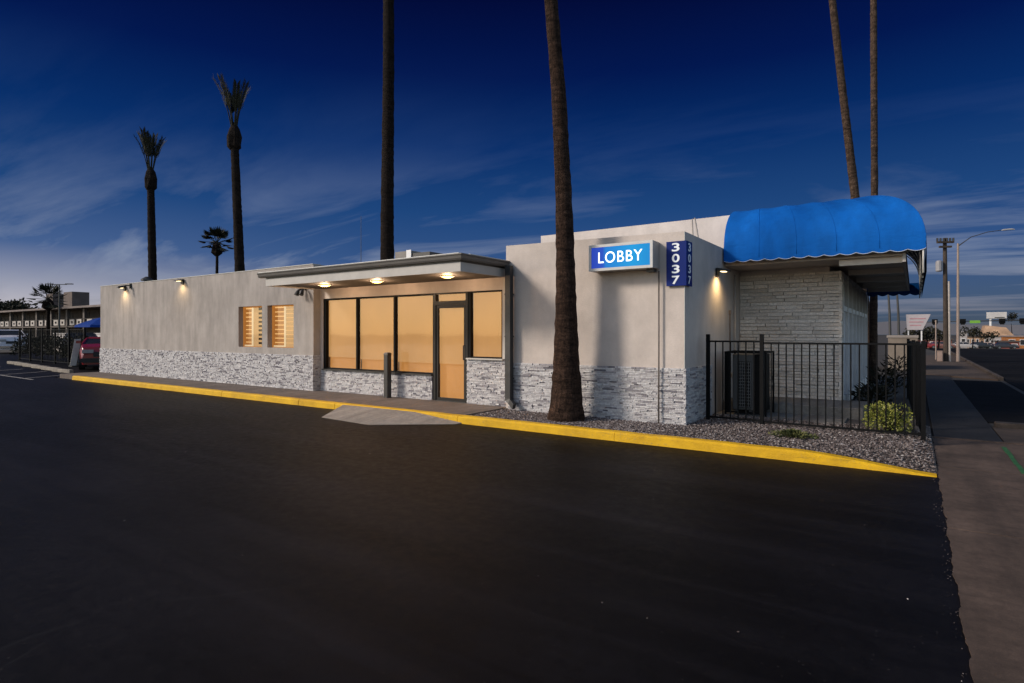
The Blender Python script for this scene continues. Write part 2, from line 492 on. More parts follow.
# concrete ramp up to the kerb in front of the door
rp = MB()
A, B, C_, D = (-9.62, 7.905, .115), (-9.15, 7.02, .006), (-7.72, 6.90, .006), (-6.55, 7.80, .006)
E1, E2 = (-8.9, 7.905, .122), (-7.62, 7.905, .122)
E3 = (-6.5, 7.905, .02)
rp.quad(A, B, C_, E1); rp.quad(E1, C_, E2); rp.quad(E2, C_, D, E3)
lo = [(p[0], p[1], -.05) for p in (A, B, C_, D, E3)]
for p, q, r, s in ((A, B, lo[1], lo[0]), (B, C_, lo[2], lo[1]), (C_, D, lo[3], lo[2]), (D, E3, lo[4], lo[3])):
    rp.quad(p, s, r, q)
struct('kerb_ramp', rp, M['ramp'])
# walkway slabs
wk = MB(); x = -25.1
for i in range(12):
    w = 1.53; wk.box(x + .005, x + w - .005, 8.08, 9.27, -.2, Z0 + .0); x += w
wk.box(x + .005, -6.56, 8.08, 9.27, -.2, Z0); wk.box(-12.39, -6.47, 9.27, 9.72, -.2, Z0 - .003)
struct('walkway', wk, M['walk'])
# gravel bed: soil sheet plus loose stones
def soil(x, y):
    '''the bed falls towards the lowered end of the kerb and the pavement'''
    if x < -1.05: return Z0 - .035
    t = min(1, max(0, (y - 8.08) / .9)); h0 = max(.0, kz(x) - .012)
    h = h0 + (Z0 - .035 - h0) * t
    return min(Z0 - .035, h, .02 + max(0, .2 - x) * .35)
bed = MB().box(-6.55, -1.05, 8.08, 9.4, -.2, Z0 - .035).box(-3.0, -1.05, 9.4, 12.0, -.2, Z0 - .035)
bed.grid([[(-1.05 + 1.26 * i / 12, 8.077 + 3.93 * j / 24, soil(-1.05 + 1.26 * i / 12 + .001, 8.077 + 3.93 * j / 24)) for i in range(13)] for j in range(25)]).box(-1.1, .05, 12.0, 24, -.2, Z0 - .035)
struct('gravel_soil', bed, M['gravel_bed'])
def icos():
    bm = bmesh.new(); bmesh.ops.create_icosphere(bm, subdivisions=1, radius=1)
    v = [tuple(p.co) for p in bm.verts]; f = [tuple(x.index for x in q.verts) for q in bm.faces]; bm.free(); return v, f
IV, IF = icos()
gv = MB()
def pebble(mb, x, y, z, r):
    b = len(mb.v); a = random.uniform(0, pi); ca, sa = cos(a), sin(a)
    sx, sy, sz = r * random.uniform(.8, 1.5), r * random.uniform(.7, 1.1), r * random.uniform(.45, .8)
    for (px, py, pz) in IV:
        j = random.uniform(.8, 1.15); px, py, pz = px * sx * j, py * sy * j, pz * sz * j
        mb.v.append((x + px * ca - py * sa, y + px * sa + py * ca, z + pz))
    mb.f += [tuple(b + i for i in q) for q in IF]
cnt = 0
while cnt < 24000:
    x = random.uniform(-6.5, .19); y = random.uniform(8.09, 10.9 if x > -3 else 9.2)
    zt = soil(x, y) + .006
    pebble(gv, x, y, zt + random.uniform(0, .02), random.uniform(.007, .017)); cnt += 1
tag(build('gravel', gv, M['gravel']), kind='stuff')
# a few stray stones on the lot and at its edge
dv = MB()
for i in range(120):
    y = random.uniform(1.2, 7.9); pebble(dv, .2 + random.gauss(-.015, .022), y, .004, random.uniform(.0015, .004))
for i in range(60):
    pebble(dv, random.uniform(-9, .1), random.uniform(2.2, 7.8), .003, random.uniform(.002, .006))
tag(build('loose_grit', dv, M['gravel']), kind='stuff')
# raised concrete slab in front of the stone wall inside the fence
struct('plinth_slab', MB().prism([(-3.0, 11.62), (-.72, 11.62), (-.72, 12.0), (-.72, 12.92), (-3.0, 12.92)], -.1, .29), M['plinth'], bevel=.015)
struct('pad_slab', MB().box(-3.0, -.95, 10.75, 11.61, -.1, Z0 - .012), M['plinth'])

# ------------------------------------------------------------------ lobby building
B0 = thing('lobby_building', 'low beige stucco motel lobby building with pale ledgestone base and flat roof', 'building', (-10, 9.5, 0))
YF = 9.27
w = MB()
wx = [(-15.75, -14.61), (-14.36, -13.21)]; wz = (1.19, 2.32); TOP = 3.30
w.box(-24.9, wx[0][0], YF, YF + .22, 0, TOP)
w.box(wx[0][0], wx[1][1], YF, YF + .22, 0, wz[0]); w.box(wx[0][0], wx[1][1], YF, YF + .22, wz[1], TOP)
w.box(wx[0][1], wx[1][0], YF, YF + .22, *wz)
w.box(wx[1][1], -12.4, YF, YF + .22, 0, TOP)
w.box(-12.66, -12.4, YF + .22, 9.68, 0, TOP)
w.box(-24.9, -24.68, YF + .22, 15, 0, TOP)
w.box(-24.68, -12.4, 14.8, 15, 0, TOP)
build('left_wing_wall', w, M['stucco_left'], B0)
build('parapet_cap', MB().box(-24.93, -12.42, YF - .012, YF + .24, TOP, TOP + .018), M['trim'], B0)
build('flat_roof', MB().box(-24.68, -7.95, YF + .23, 14.8, 2.86, 2.97), M['roofing'], B0)
# window recess wall, header and jambs
YG = 9.52
h = MB().box(-12.4, -6.46, YG - .05, YG + .15, 2.44, 2.86)
h.box(-12.4, -12.28, YG - .05, YG + .15, 0, 2.44); h.box(-6.74, -6.46, YG - .05, YG + .15, 0, 2.44)
build('entrance_wall', h, M['stucco'], B0)
build('low_wall', MB().box(-12.28, -8.62, YG - .03, YG + .14, 0, .655), M['mortar'], B0)
build('low_wall', MB().box(-7.60, -6.74, YG - .03, YG + .14, 0, 1.04), M['mortar'], B0)
build('window_sill', MB().box(-12.28, -8.60, YG - .10, YG + .01, .655, .682), M['dark_metal'], B0)
build('window_sill', MB().box(-7.62, -6.70, YG - .115, YG + .01, 1.04, 1.066), M['trim'], B0)
# lobby block to the right, and the taller block behind it
r_ = MB()
r_.quadbox([(-6.51, YF, 0), (-3.03, YF, 0), (-3.03, YF + .22, 0), (-6.51, YF + .22, 0), (-6.51, YF, 3.265), (-3.03, YF, 3.205), (-3.03, YF + .22, 3.205), (-6.51, YF + .22, 3.265)])
r_.box(-3.25, -3.03, YF + .22, 12.87, 0, 3.205); r_.box(-6.45, -6.23, YF + .22, 12.87, 0, 3.205)
build('lobby_wall', r_, M['stucco'], B0)
build('lobby_roof', MB().box(-6.23, -3.25, YF + .22, 12.86, 2.86, 3.0), M['roofing'], B0)
bk = MB().box(-7.94, -1.36, 12.87, 20, 0, 4.08)
build('rear_wall', bk, M['stucco_upper'], B0)
build('corner_bead', MB().box(-3.035, -3.022, YF - .008, YF + .004, .1, 3.2), M['trim'], B0)

# ledgestone base courses
s = MB(); veneer(s, -24.93, -12.40, .1, 1.02, lambda u, d, z: (u, YF - d, z), (.020, .036), (.07, .22), (.008, .030))
build('stone_base', s, M['ledgestone'], B0)
s = MB(); veneer(s, YF - .03, YG - .05, .1, 1.02, lambda u, d, z: (-12.4 + d, u, z), (.020, .036), (.06, .2), (.008, .030))
build('stone_base', s, M['ledgestone'], B0)
s = MB(); veneer(s, -12.36, -8.60, .1, .655, lambda u, d, z: (u, YG - .05 - d * .8, z), (.020, .036), (.07, .22), (.008, .030))
build('stone_base', s, M['ledgestone'], B0)
s = MB(); veneer(s, -7.63, -6.46, .1, 1.04, lambda u, d, z: (u, YG - .05 - d * .9, z), (.020, .036), (.07, .22), (.008, .030))
build('stone_base', s, M['ledgestone'], B0)
s = MB(); veneer(s, -6.45, -3.0, .07, 1.015, lambda u, d, z: (u, YF - d, z), (.020, .036), (.08, .28), (.008, .028))
build('stone_base', s, M['ledgestone'], B0)
s = MB(); veneer(s, YF - .02, 10.75, .07, 1.015, lambda u, d, z: (-3.03 + d, u, z), (.020, .036), (.08, .28), (.008, .028))
build('stone_base', s, M['ledgestone'], B0)
# long thin painted stones on the rear wall
s = MB(); veneer(s, -3.02, -1.15, .28, 2.78, lambda u, d, z: (u, 12.87 - d, z), (.055, .085), (.3, .8), (.010, .05), .012)
veneer(s, 12.83, 13.1, .28, 2.78, lambda u, d, z: (-1.19 + d, u, z), (.05, .085), (.3, .5), (.015, .05))
build('stone_facing', s, M['painted_stone'], B0)
build('stone_backing', MB().box(-1.36, -1.19, 12.875, 13.1, .1, 2.78), M['mortar'], B0)

# street side window wall (faces +x): clerestory panes over white panels
sw = MB(); XS = -1.19
ymull = [13.11 + i * .985 for i in range(8)]
for y in ymull: sw.box(-1.36, XS + .05, y, y + .07, .1, 2.77)
for a, b in zip(ymull[:-1], ymull[1:]):
    for z0, z1 in ((.1, .32), (2.02, 2.12), (2.68, 2.77)): sw.box(-1.36, XS + .03, a + .07, b, z0, z1)
ww = build('street_window_wall', sw, M['white'], B0)
for a, b in zip(ymull[:-1], ymull[1:]):
    build('panel', MB().box(-1.36, XS - .01, a + .07, b, .32, 2.02), M['offwhite'], ww)
    build('pane', MB().box(-1.36, XS - .05, a + .07, b, 2.12, 2.68), M['darkglass'], ww)

# flat overhang with cross beams under the awning
ov = MB().box(-3.02, -.17, 11.66, 12.80, 2.87, 2.99).box(-1.34, -.17, 12.80, 19.9, 2.87, 2.99)
oo = build('overhang', ov, simple('overhang_paint', (.44, .37, .31), .7, .15, 3), B0)
for y in [11.78 + 2.0 * i for i in range(5)]:
    build('beam', MB().box(-1.12 if y > 12.5 else -1.10, -.17, y, y + .09, 2.76, 2.868), simple('beam_paint', (.62, .55, .48), .7, .1, 4), oo)
build('edge_beam', MB().box(-.168, -.12, 11.66, 19.9, 2.76, 2.99), M['fascia'], oo)

# canopy over the entrance
CX0, CX1, CY0 = -12.48, -6.54, 7.86
cn = build('canopy', MB().box(CX0 + .2, CX1, CY0 + .06, YG - .055, 2.685, 2.93), M['soffit'], B0)
f = MB().box(CX0 + .22, CX1 + .03, CY0 + .03, CY0 + .06, 2.655, 2.845).box(CX1, CX1 + .03, CY0 + .06, YF - .004, 2.655, 2.845).box(CX0 + .19, CX0 + .22, CY0 + .03, YF - .06, 2.655, 2.845)
build('fascia', f, M['fascia'], cn)
gt = MB()
prof = [(.0, 2.845), (-.055, 2.85), (-.075, 2.88), (-.085, 2.92), (-.10, 2.94), (-.10, 2.958), (.02, 2.958), (.03, 2.845)]
def sweep(mb, path, prof):
    rows = []
    for (px, py, nx, ny) in path:
        rows.append([(px - nx * d, py - ny * d, z) for d, z in prof + prof[:1]])
    mb.grid(rows)
    mb.quad(*rows[0][:-1]); mb.quad(*rows[-1][:-1][::-1])
sweep(gt, [(CX0, CY0 + .03, 0, -1), (CX1 + .03, CY0 + .03, 1, -1), (CX1 + .03, YF - .006, 1, 0)], prof)
build('gutter', gt, M['gutter'], cn)
build('drip_edge', MB().box(CX0, CX1 + .05, CY0 - .045, CY0 + .2, 2.960, 2.972).box(CX1 - .1, CX1 + .11, CY0 + .2, YF - .006, 2.960, 2.972), M['drip'], cn)
build('roof_sheet', MB().box(CX0 + .02, CX1 - .1, CY0 + .2, YF - .01, 2.935, 2.975), M['roofing'], cn)
build('shadow_strip', MB().box(CX0 + .23, CX1 + .034, CY0 + .024, CY0 + .029, 2.818, 2.842).box(CX1 + .031, CX1 + .036, CY0 + .03, YF - .01, 2.818, 2.842), M['lampdark'], cn)
# downspout at the canopy end
ds = MB().box(-6.42, -6.30, 9.10, 9.21, .34, 2.86)
ds.quadbox([(-6.42, 9.10, .34), (-6.30, 9.10, .34), (-6.30, 9.21, .34), (-6.42, 9.21, .34), (-6.42, 9.10, .345), (-6.30, 9.10, .345), (-6.30, 9.21, .345), (-6.42, 9.21, .345)])
ds.quadbox([(-6.42, 9.10, .30), (-6.24, 9.06, .18), (-6.24, 9.17, .18), (-6.42, 9.21, .30), (-6.42, 9.10, .34), (-6.30, 9.10, .34), (-6.30, 9.21, .34), (-6.42, 9.21, .34)])
ds.quadbox([(-6.33, 9.08, .24), (-6.20, 9.02, .155), (-6.20, 9.13, .155), (-6.33, 9.19, .24), (-6.30, 9.08, .33), (-6.17, 9.02, .25), (-6.17, 9.13, .25), (-6.30, 9.19, .33)])
dsp = build('downspout', ds, M['dark_metal'], B0, bevel=.008)
for z in (.7, 1.5, 2.3): build('strap', MB().box(-6.425, -6.295, 9.095, 9.23, z, z + .03), M['dark_metal'], dsp)
build('trim_board', MB().box(-6.70, -6.53, YG - .075, YG - .052, 1.07, 2.66), M['trim'], B0)

# entrance glazing, one part per bay: frame bars, lit shade and pane
cols = [-12.28, -11.04, -9.77, -8.57]
for i, (a, b) in enumerate(zip(cols[:-1], cols[1:])):
    fr = MB(); t = .05
    la = .09 if i == 0 else t / 2
    fr.box(a, a + la, YG - .04, YG + .05, .684, 2.438); fr.box(b - t / 2, b, YG - .04, YG + .05, .684, 2.438)
    fr.box(a + la, b - t / 2, YG - .03, YG + .05, 2.40, 2.438); fr.box(a + la, b - t / 2, YG - .03, YG + .05, .684, .715)
    wi = build('window', fr, M['frame'], B0)
    build('pane', MB().box(a + la, b - t / 2, YG, YG + .006, .715, 2.40), M['glass'], wi)
    build('roller_shade', MB().box(a + la, b - t / 2, YG + .055, YG + .06, .98 - .03 * i, 2.40), M['shade'], wi)
    build('lit_room', MB().box(a + la, b - t / 2, YG + .10, YG + .11, .684, 1.05), M['shade_low'], wi)
fr = MB(); a, b = -7.62, -6.74
fr.box(a, a + .07, YG - .04, YG + .05, 1.068, 2.438); fr.box(b - .03, b, YG - .04, YG + .05, 1.068, 2.438)
fr.box(a + .07, b - .03, YG - .03, YG + .05, 2.41, 2.438); fr.box(a + .07, b - .03, YG - .03, YG + .05, 1.068, 1.095)
wi = build('window', fr, M['frame'], B0)
build('pane', MB().box(a + .07, b - .03, YG, YG + .006, 1.095, 2.41), M['glass'], wi)
build('roller_shade', MB().box(a + .07, b - .03, YG + .055, YG + .06, 1.068, 2.438), M['shade'], wi)
# door with transom
fr = MB(); a, b = -8.57, -7.62
fr.box(a, a + .06, YG - .05, YG + .06, Z0, 2.438); fr.box(b - .06, b, YG - .05, YG + .06, Z0, 2.438)
fr.box(a + .06, b - .06, YG - .05, YG + .06, 2.18, 2.26); fr.box(a + .06, b - .06, YG - .04, YG + .06, 2.41, 2.438)
df = build('door_frame', fr, M['bronze'], B0)
build('transom_pane', MB().box(a + .06, b - .06, YG, YG + .006, 2.26, 2.41), M['glass'], df)
build('transom_shade', MB().box(a + .06, b - .06, YG + .065, YG + .07, 2.2, 2.438), M['shade'], df)
lf = MB(); a2, b2 = a + .064, b - .064
lf.box(a2, a2 + .055, YG - .03, YG + .02, Z0 + .01, 2.176); lf.box(b2 - .055, b2, YG - .03, YG + .02, Z0 + .01, 2.176)
lf.box(a2 + .055, b2 - .055, YG - .03, YG + .02, 2.11, 2.176); lf.box(a2 + .055, b2 - .055, YG - .03, YG + .02, Z0 + .01, Z0 + .07)
dr = build('door', lf, M['bronze'], B0)
build('pane', MB().box(a2 + .055, b2 - .055, YG - .005, YG + .001, Z0 + .07, 2.11), M['glass'], dr)
build('roller_shade', MB().box(a2, b2, YG + .05, YG + .055, .92, 2.18), M['shade'], dr)
build('lit_room', MB().box(a2, b2, YG + .10, YG + .11, Z0, 1.0), M['shade_low'], dr)
build('handle', MB().tube([(b2 - .03, YG - .03, 1.02), (b2 - .03, YG - .08, 1.02), (b2 - .03, YG - .08, 1.32), (b2 - .03, YG - .03, 1.32)], .011, 8), M['dark_metal'], dr)
build('threshold', MB().box(a + .06, b - .06, YG - .06, YG + .06, Z0 - .003, Z0 + .009), M['dark_metal'], B0)

# shuttered windows in the left wing
for i, (a, b) in enumerate(wx):
    mid = a + (.405 if i == 0 else .52); yb = YF + .17
    fr = MB()
    fr.box(a, a + .03, yb - .03, yb + .04, *wz); fr.box(b - .04, b, yb - .03, yb + .04, *wz)
    fr.box(a + .03, b - .04, yb - .03, yb + .04, wz[1] - .03, wz[1]); fr.box(a + .03, b - .04, yb - .03, yb + .04, wz[0], wz[0] + .02)
    wi = build('window', fr, M['shutter'], B0)
    build('pane', MB().box(a + .03, b - .04, yb - .012, yb - .008, wz[0] + .02, wz[1] - .03), M['glass'], wi)
    lm = MB(); z = wz[0] + .03
    while z < wz[1] - .07:
        lm.box(a + .03, mid - .02, yb + .02, yb + .028, z, z + .088); z += .118
    build('louvre', lm, M['shutter'], wi)
    build('stile', MB().box(mid - .02, mid + .03, yb - .005, yb + .045, wz[0] + .02, wz[1] - .03), M['shutter_edge'], wi)
    build('bottom_rail', MB().box(a + .03, mid - .02, yb + .0, yb + .018, wz[0] + .02, wz[0] + .055), M['shutter_edge'], wi)
    lm = MB(); z = wz[0] + .02
    if i == 0:
        lm.box(mid + .03, mid + .26, yb + .02, yb + .03, wz[0] + .02, wz[1] - .03)
        while z < wz[1] - .09:
            lm.box(mid + .26, b - .04, yb + .02, yb + .03, z, z + .06); z += .118
    else:
        while z < wz[1] - .05:
            lm.box(mid + .03, b - .04, yb + .02, yb + .03, z, z + .098); z += .112
    build('louvre', lm, M['shutter_pale'], wi)
    if i == 0: build('gap', MB().box(mid + .03, b - .04, yb + .046, yb + .05, *wz), M['frame'], wi)
    build('lit_room', MB().box(a, mid if i == 0 else b, yb + .040, yb + .045, *wz), M['shutter_gap'], wi)

# ------------------------------------------------------------------ awning
AW = thing('awning', 'blue canvas barrel awning with white scalloped edge wrapping the building corner', 'awning', (-1.5, 12.2, 2.8))
YW, YA, XW, XA = 12.86, 11.5, -1.19, .15
def prof_pt(t):
    """t 0 at the wall top .. 1 at the outer lower edge: fraction outwards and height"""
    a = t * pi / 2
    return sin(a) ** .80, 2.97 + 1.11 * cos(a) ** .80
def front_pt(x_frac, t):
    o, z = prof_pt(t); xr = XW + (XA - XW) * o       # mitre follows the corner
    x = -3.0 + (xr + 3.0) * x_frac
    y = YW + (YA - YW) * o
    sag = .026 * sin(x_frac * 5 * pi) ** 2 * sin(t * pi)
    return (x, y - .0 + sag * .6, z - sag)
N = 40; T = 14
cv = MB().grid([[front_pt(i / N, j / T) for i in range(N + 1)] for j in range(T + 1)])
YE = 19.95
def side_pt(f, t):
    o, z = prof_pt(t); ys = YW + (YA - YW) * o
    y = ys + (YE - ys) * f
    return (XW + (XA - XW) * o, y, z)
cv.grid([[side_pt(i / N, j / T) for j in range(T + 1)] for i in range(N + 1)])
# left end cap
cv.f.append(tuple([len(cv.v) + i for i in range(T + 2)])); cv.v += [front_pt(0, j / T) for j in range(T + 1)] + [(-3.0, YW, 2.93)]
ca = build('canvas', cv, M['awning'], AW, smooth=True)
sm = ca.modifiers.new('thick', 'SOLIDIFY'); sm.thickness = .006; sm.offset = -1
es = ca.modifiers.new('split', 'EDGE_SPLIT'); es.split_angle = radians(38)
# valance with scallops and piping
def valance(p0, p1, n, drop, dip):
    p0, p1 = Vector(p0), Vector(p1); top = []; bot = []
    m = n * 8
    for i in range(m + 1):
        q = p0.lerp(p1, i / m); top.append(tuple(q))
        s_ = abs(sin(pi * i / 8)); bot.append((q.x, q.y, q.z - drop - dip * s_))
    return top, bot
va = MB(); pi_ = MB()
top, bot = valance((-3.0, YA - .006, 2.985), (XA, YA - .006, 2.985), 13, .04, .032)
va.grid([top, bot]); pi_.tube(bot, .006, 6)
o = build('valance', va, M['awning'], AW); o.modifiers.new('thick', 'SOLIDIFY').thickness = .004
build('piping', pi_, M['piping'], o)
va = MB(); pi_ = MB()
top, bot = valance((XA + .006, YA, 2.985), (XA + .006, YE, 2.985), 26, .36, .06)
va.grid([top, bot])
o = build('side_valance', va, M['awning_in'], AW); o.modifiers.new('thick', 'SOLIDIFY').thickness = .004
va = MB(); top, bot = valance((-1.15, YE, 2.985), (XA, YE, 2.985), 5, .30, .05); va.grid([top, bot])
o = build('end_valance', va, M['awning'], AW); o.modifiers.new('thick', 'SOLIDIFY').thickness = .004
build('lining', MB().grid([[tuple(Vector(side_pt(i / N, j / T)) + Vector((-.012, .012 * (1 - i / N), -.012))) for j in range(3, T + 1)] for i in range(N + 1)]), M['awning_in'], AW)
# pipe frame
for i in range(9):
    f_ = i / 8
    pts = [Vector(side_pt(f_, j / T)) + Vector((-.035, .02, -.03)) for j in range(2, T + 1)] + [Vector((XA - .035, side_pt(f_, 1)[1] + .02, 2.55))]
    build('frame_hoop', MB().tube(pts, .016, 6), M['drip'], AW, smooth=True)
for x in (-2.4, -1.8, -1.2, -.6):
    fr_ = (x + 3.0) / (XW + 3.0)
    pts = [Vector(front_pt((x + 3.0) / (XA + 3.0), j / T)) + Vector((0, .035, -.03)) for j in range(2, T + 1)]
    build('frame_hoop', MB().tube(pts, .014, 6), M['drip'], AW, smooth=True)
fb = MB().tube([(-3, YA + .03, 2.92), (XA - .03, YA + .03, 2.92), (XA - .03, YE, 2.92)], .014, 6)
for z in (2.60, 2.75): fb.tube([(XA - .035, YA + .03, z), (XA - .035, YE, z)], .012, 6)
build('frame_rail', fb, M['dark_metal'], AW)
# sewn seams over the canvas
for k in range(1, 5):
    pts = [Vector(front_pt(k / 5, j / T)) + Vector((0, -.004, .004)) for j in range(T + 1)]
    build('seam', MB().tube(pts, .007, 5), M['awning'], AW, smooth=True)
build('seam', MB().tube([Vector(front_pt(1, j / T)) + Vector((.002, -.004, .003)) for j in range(T + 1)], .008, 5), M['awning'], AW, smooth=True)

# ------------------------------------------------------------------ signs
SB = thing('lobby_sign', 'backlit blue LOBBY box sign with pale frame on the lobby wall', 'sign', (-3.99, 9.26, 2.62))
x0, x1, y0, z0, z1 = -4.57, -3.44, 8.97, 2.625, 3.065
bx = MB().box(x0, x1, y0 + .012, 9.262, z0, z1)
build('box', bx, simple('sign_casing', (.36, .33, .30), .5, .1, 5), SB, bevel=.01)
fm = MB(); t = .045
fm.box(x0, x1, y0 - .012, y0 + .011, z1 - t, z1).box(x0, x1, y0 - .012, y0 + .011, z0, z0 + t).box(x0, x0 + t, y0 - .012, y0 + .011, z0 + t, z1 - t).box(x1 - t, x1, y0 - .012, y0 + .011, z0 + t, z1 - t)
build('frame', fm, simple('sign_frame', (.50, .48, .46), .4, .1, 5), SB)
fc = MB().box(-.5 * (x1 - x0 - 2 * t), .5 * (x1 - x0 - 2 * t), 0, .012, -.5 * (z1 - z0 - 2 * t), .5 * (z1 - z0 - 2 * t))
fo = build('face', fc, M['signface'], SB, local=True); fo.location = Vector(((x0 + x1) / 2, y0 - .002, (z0 + z1) / 2)) - SB.location
tm, tw, th = text_mb('LOBBY', .27, .003, .0, 1.12)
k = .78 / tw
R = Matrix.Translation(((x0 + x1) / 2, y0 - .006, (z0 + z1) / 2)) @ Matrix.Rotation(pi / 2, 4, 'X') @ Matrix.Scale(k, 4, (1, 0, 0)) @ Matrix.Scale(.185 / th, 4, (0, 1, 0))
build('lettering', xf(tm, R), M['signletter'], SB)
build('junction_box', MB().box(-3.60, -3.48, 9.1, 9.24, 2.575, 2.622), M['dark_metal'], SB)

NP = thing('number_sign', 'dark blue corner sign with white numerals 3037 on both faces', 'sign', (-3.03, 9.27, 2.33))
build('plate', MB().box(-3.31, -2.985, 9.222, 9.236, 2.335, 3.05), M['plate'], NP)
build('plate', MB().box(-2.999, -2.985, 9.2365, 9.52, 2.335, 3.05), M['plate'], NP)
build('backing', MB().box(-3.30, -3.0, 9.237, 9.268, 2.345, 3.04).box(-3.028, -3.0, 9.269, 9.51, 2.345, 3.04), M['dark_metal'], NP)
for i, ch in enumerate('3037'):
    zc = 2.955 - i * .175
    tm, tw, th = text_mb(ch, .2, .002, .004)
    R = Matrix.Translation((-3.155, 9.219, zc)) @ Matrix.Rotation(pi / 2, 4, 'X') @ Matrix.Scale(.125 / tw, 4, (1, 0, 0)) @ Matrix.Scale(.135 / th, 4, (0, 1, 0))
    build('numeral', xf(tm, R), M['platewhite'], NP)
    tm, tw, th = text_mb(ch, .2, .002, .004)
    R = Matrix.Translation((-2.982, 9.375, zc)) @ Matrix.Rotation(pi / 2, 4, 'Z') @ Matrix.Rotation(pi / 2, 4, 'X') @ Matrix.Scale(.125 / tw, 4, (1, 0, 0)) @ Matrix.Scale(.135 / th, 4, (0, 1, 0))
    build('numeral', xf(tm, R), M['platewhite'], NP)

# ------------------------------------------------------------------ lamps
def spot(name, loc, target, energy, angle, blend=.8, col=(1, .72, .36), r=.05):
    L = bpy.data.lights.new(name, 'SPOT'); L.energy = energy; L.spot_size = radians(angle); L.spot_blend = blend
    L.color = col; L.shadow_soft_size = r
    o = bpy.data.objects.new(name, L); COL.objects.link(o); o.location = loc
    o.rotation_euler = (Vector(target) - Vector(loc)).to_track_quat('-Z', 'Y').to_euler(); return o
SL = ['round warm canopy light nearest the downspout', 'round warm canopy light between the other two under the canopy', 'round warm canopy light nearest the shuttered windows']
for (x, lab) in zip((-7.42, -9.38, -11.1), SL):
    y = 8.60
    t_ = thing('canopy_light', lab, 'light', (x, y, 2.68), 'canopy lights')
    build('trim_ring', MB().tube([(x, y, 2.683), (x, y, 2.672)], [.145, .14], 24), M['white'], t_)
    build('lens', MB().tube([(x, y, 2.672), (x, y, 2.655), (x, y, 2.645)], [.125, .11, .07], 24), M['lamp'], t_, smooth=False)
    L = bpy.data.lights.new('canopy_lamp', 'POINT'); L.energy = 21; L.color = (1, .66, .40); L.shadow_soft_size = .07
    lo_ = bpy.data.objects.new('canopy_lamp', L); COL.objects.link(lo_); lo_.location = (x, y, 2.575)
def wall_lamp(x, y, z, nx, ny, lab, en=9):
    t_ = thing('wall_light', lab, 'wall light', (x, y, z), 'lit wall lights')
    P = lambda o, s_, h_: (x + nx * o - ny * s_, y + ny * o + nx * s_, z + h_)
    m = MB().quadbox([P(0, -.07, -.09), P(0, .07, -.09), P(.035, .07, -.09), P(.035, -.07, -.09), P(0, -.07, .06), P(0, .07, .06), P(.035, .07, .06), P(.035, -.07, .06)])
    build('back_plate', m, M['lampdark'], t_)
    m = MB().quadbox([P(.036, -.12, .0), P(.036, .12, .0), P(.24, .10, -.012), P(.24, -.10, -.012), P(.036, -.12, .06), P(.036, .12, .06), P(.22, .10, .022), P(.22, -.10, .022)])
    build('hood', m, M['lampdark'], t_, bevel=.006)
    m = MB().quadbox([P(.08, -.06, -.012), P(.08, .06, -.012), P(.17, .06, -.016), P(.17, -.06, -.016), P(.08, -.06, -.002), P(.08, .06, -.002), P(.17, .06, -.006), P(.17, -.06, -.006)])
    build('lens', m, M['lamp_small'], t_)
    spot('wall_lamp', P(.19, 0, -.05), P(.03, 0, -1), en * 1.2, 150, 1.0, (1, .70, .32), .06)
wall_lamp(-22.85, 9.265, 3.16, 0, -1, 'small lit hooded wall light near the far left end of the building', 16)
wall_lamp(-18.85, 9.265, 3.20, 0, -1, 'small lit hooded wall light on the left wing under the parapet, closer to the windows', 14)
wall_lamp(-3.025, 11.1, 2.72, 1, 0, 'lit hooded wall light on the shaded side wall beside the awning', 26)
# security camera by the far lamp and unlit twin spotlight under the canopy
t_ = thing('security_camera', 'dark bullet camera on a bracket beside the far left wall light', 'camera', (-22.4, 9.26, 3.22))
build('bracket', MB().box(-22.44, -22.36, 9.22, 9.268, 3.12, 3.3).box(-22.42, -22.38, 9.06, 9.22, 3.2, 3.235), M['lampdark'], t_)
build('housing', MB().tube([(-22.4, 9.12, 3.2), (-22.52, 8.92, 3.15)], .04, 10), M['lampdark'], t_)
t_ = thing('twin_spotlight', 'unlit dark twin spotlight under the left end of the canopy', 'spotlight', (-12.72, 9.262, 2.70))
build('base', MB().cyl((-12.72, 9.266, 2.72), .06, .03, 14, (0, -1, 0)), M['lampdark'], t_)
for dx in (-.09, .07):
    build('head', MB().tube([(-12.72 + dx * .3, 9.2, 2.71), (-12.72 + dx, 9.14, 2.66), (-12.72 + dx * 1.1, 9.11, 2.60), (-12.72 + dx * 1.2, 9.08, 2.53)], [.015, .03, .05, .06], 10), M['lampdark'], t_)

# ------------------------------------------------------------------ pipes, meters, rooftop kit
def strap_pipe(name, pts, r, m, label, cat):
    return tag(build(name, MB().tube(pts, r, 8), m, loc=pts[-1], smooth=True), label, cat)
strap_pipe('conduit', [(-3.43, 9.205, 2.59), (-3.43, 9.205, 1.0), (-3.43, 9.20, .12)], .013, M['conduit_dark'], 'thin conduit running down the wall below the LOBBY sign', 'pipe')
strap_pipe('conduit', [(-2.985, 12.3, 2.75), (-2.985, 12.3, .14)], .016, M['conduit'], 'pale conduit full height on the side wall under the awning corner', 'pipe')
vp = thing('standpipe', 'short capped pipe with a valve beside the air conditioner', 'pipe', (-2.95, 11.75, .12))
build('pipe', MB().tube([(-2.95, 11.75, .12), (-2.95, 11.75, 1.98)], .014, 8), M['conduit_dark'], vp)
build('cap', MB().tube([(-2.95, 11.75, 1.94), (-2.95, 11.75, 2.02)], .026, 8), M['conduit_dark'], vp)
build('valve', MB().box(-2.98, -2.90, 11.71, 11.79, .72, .80), M['conduit'], vp)
AR = thing('rooftop_unit', 'grey rooftop air handler behind the canopy', 'rooftop unit', (-10.8, 11.3, 2.97))
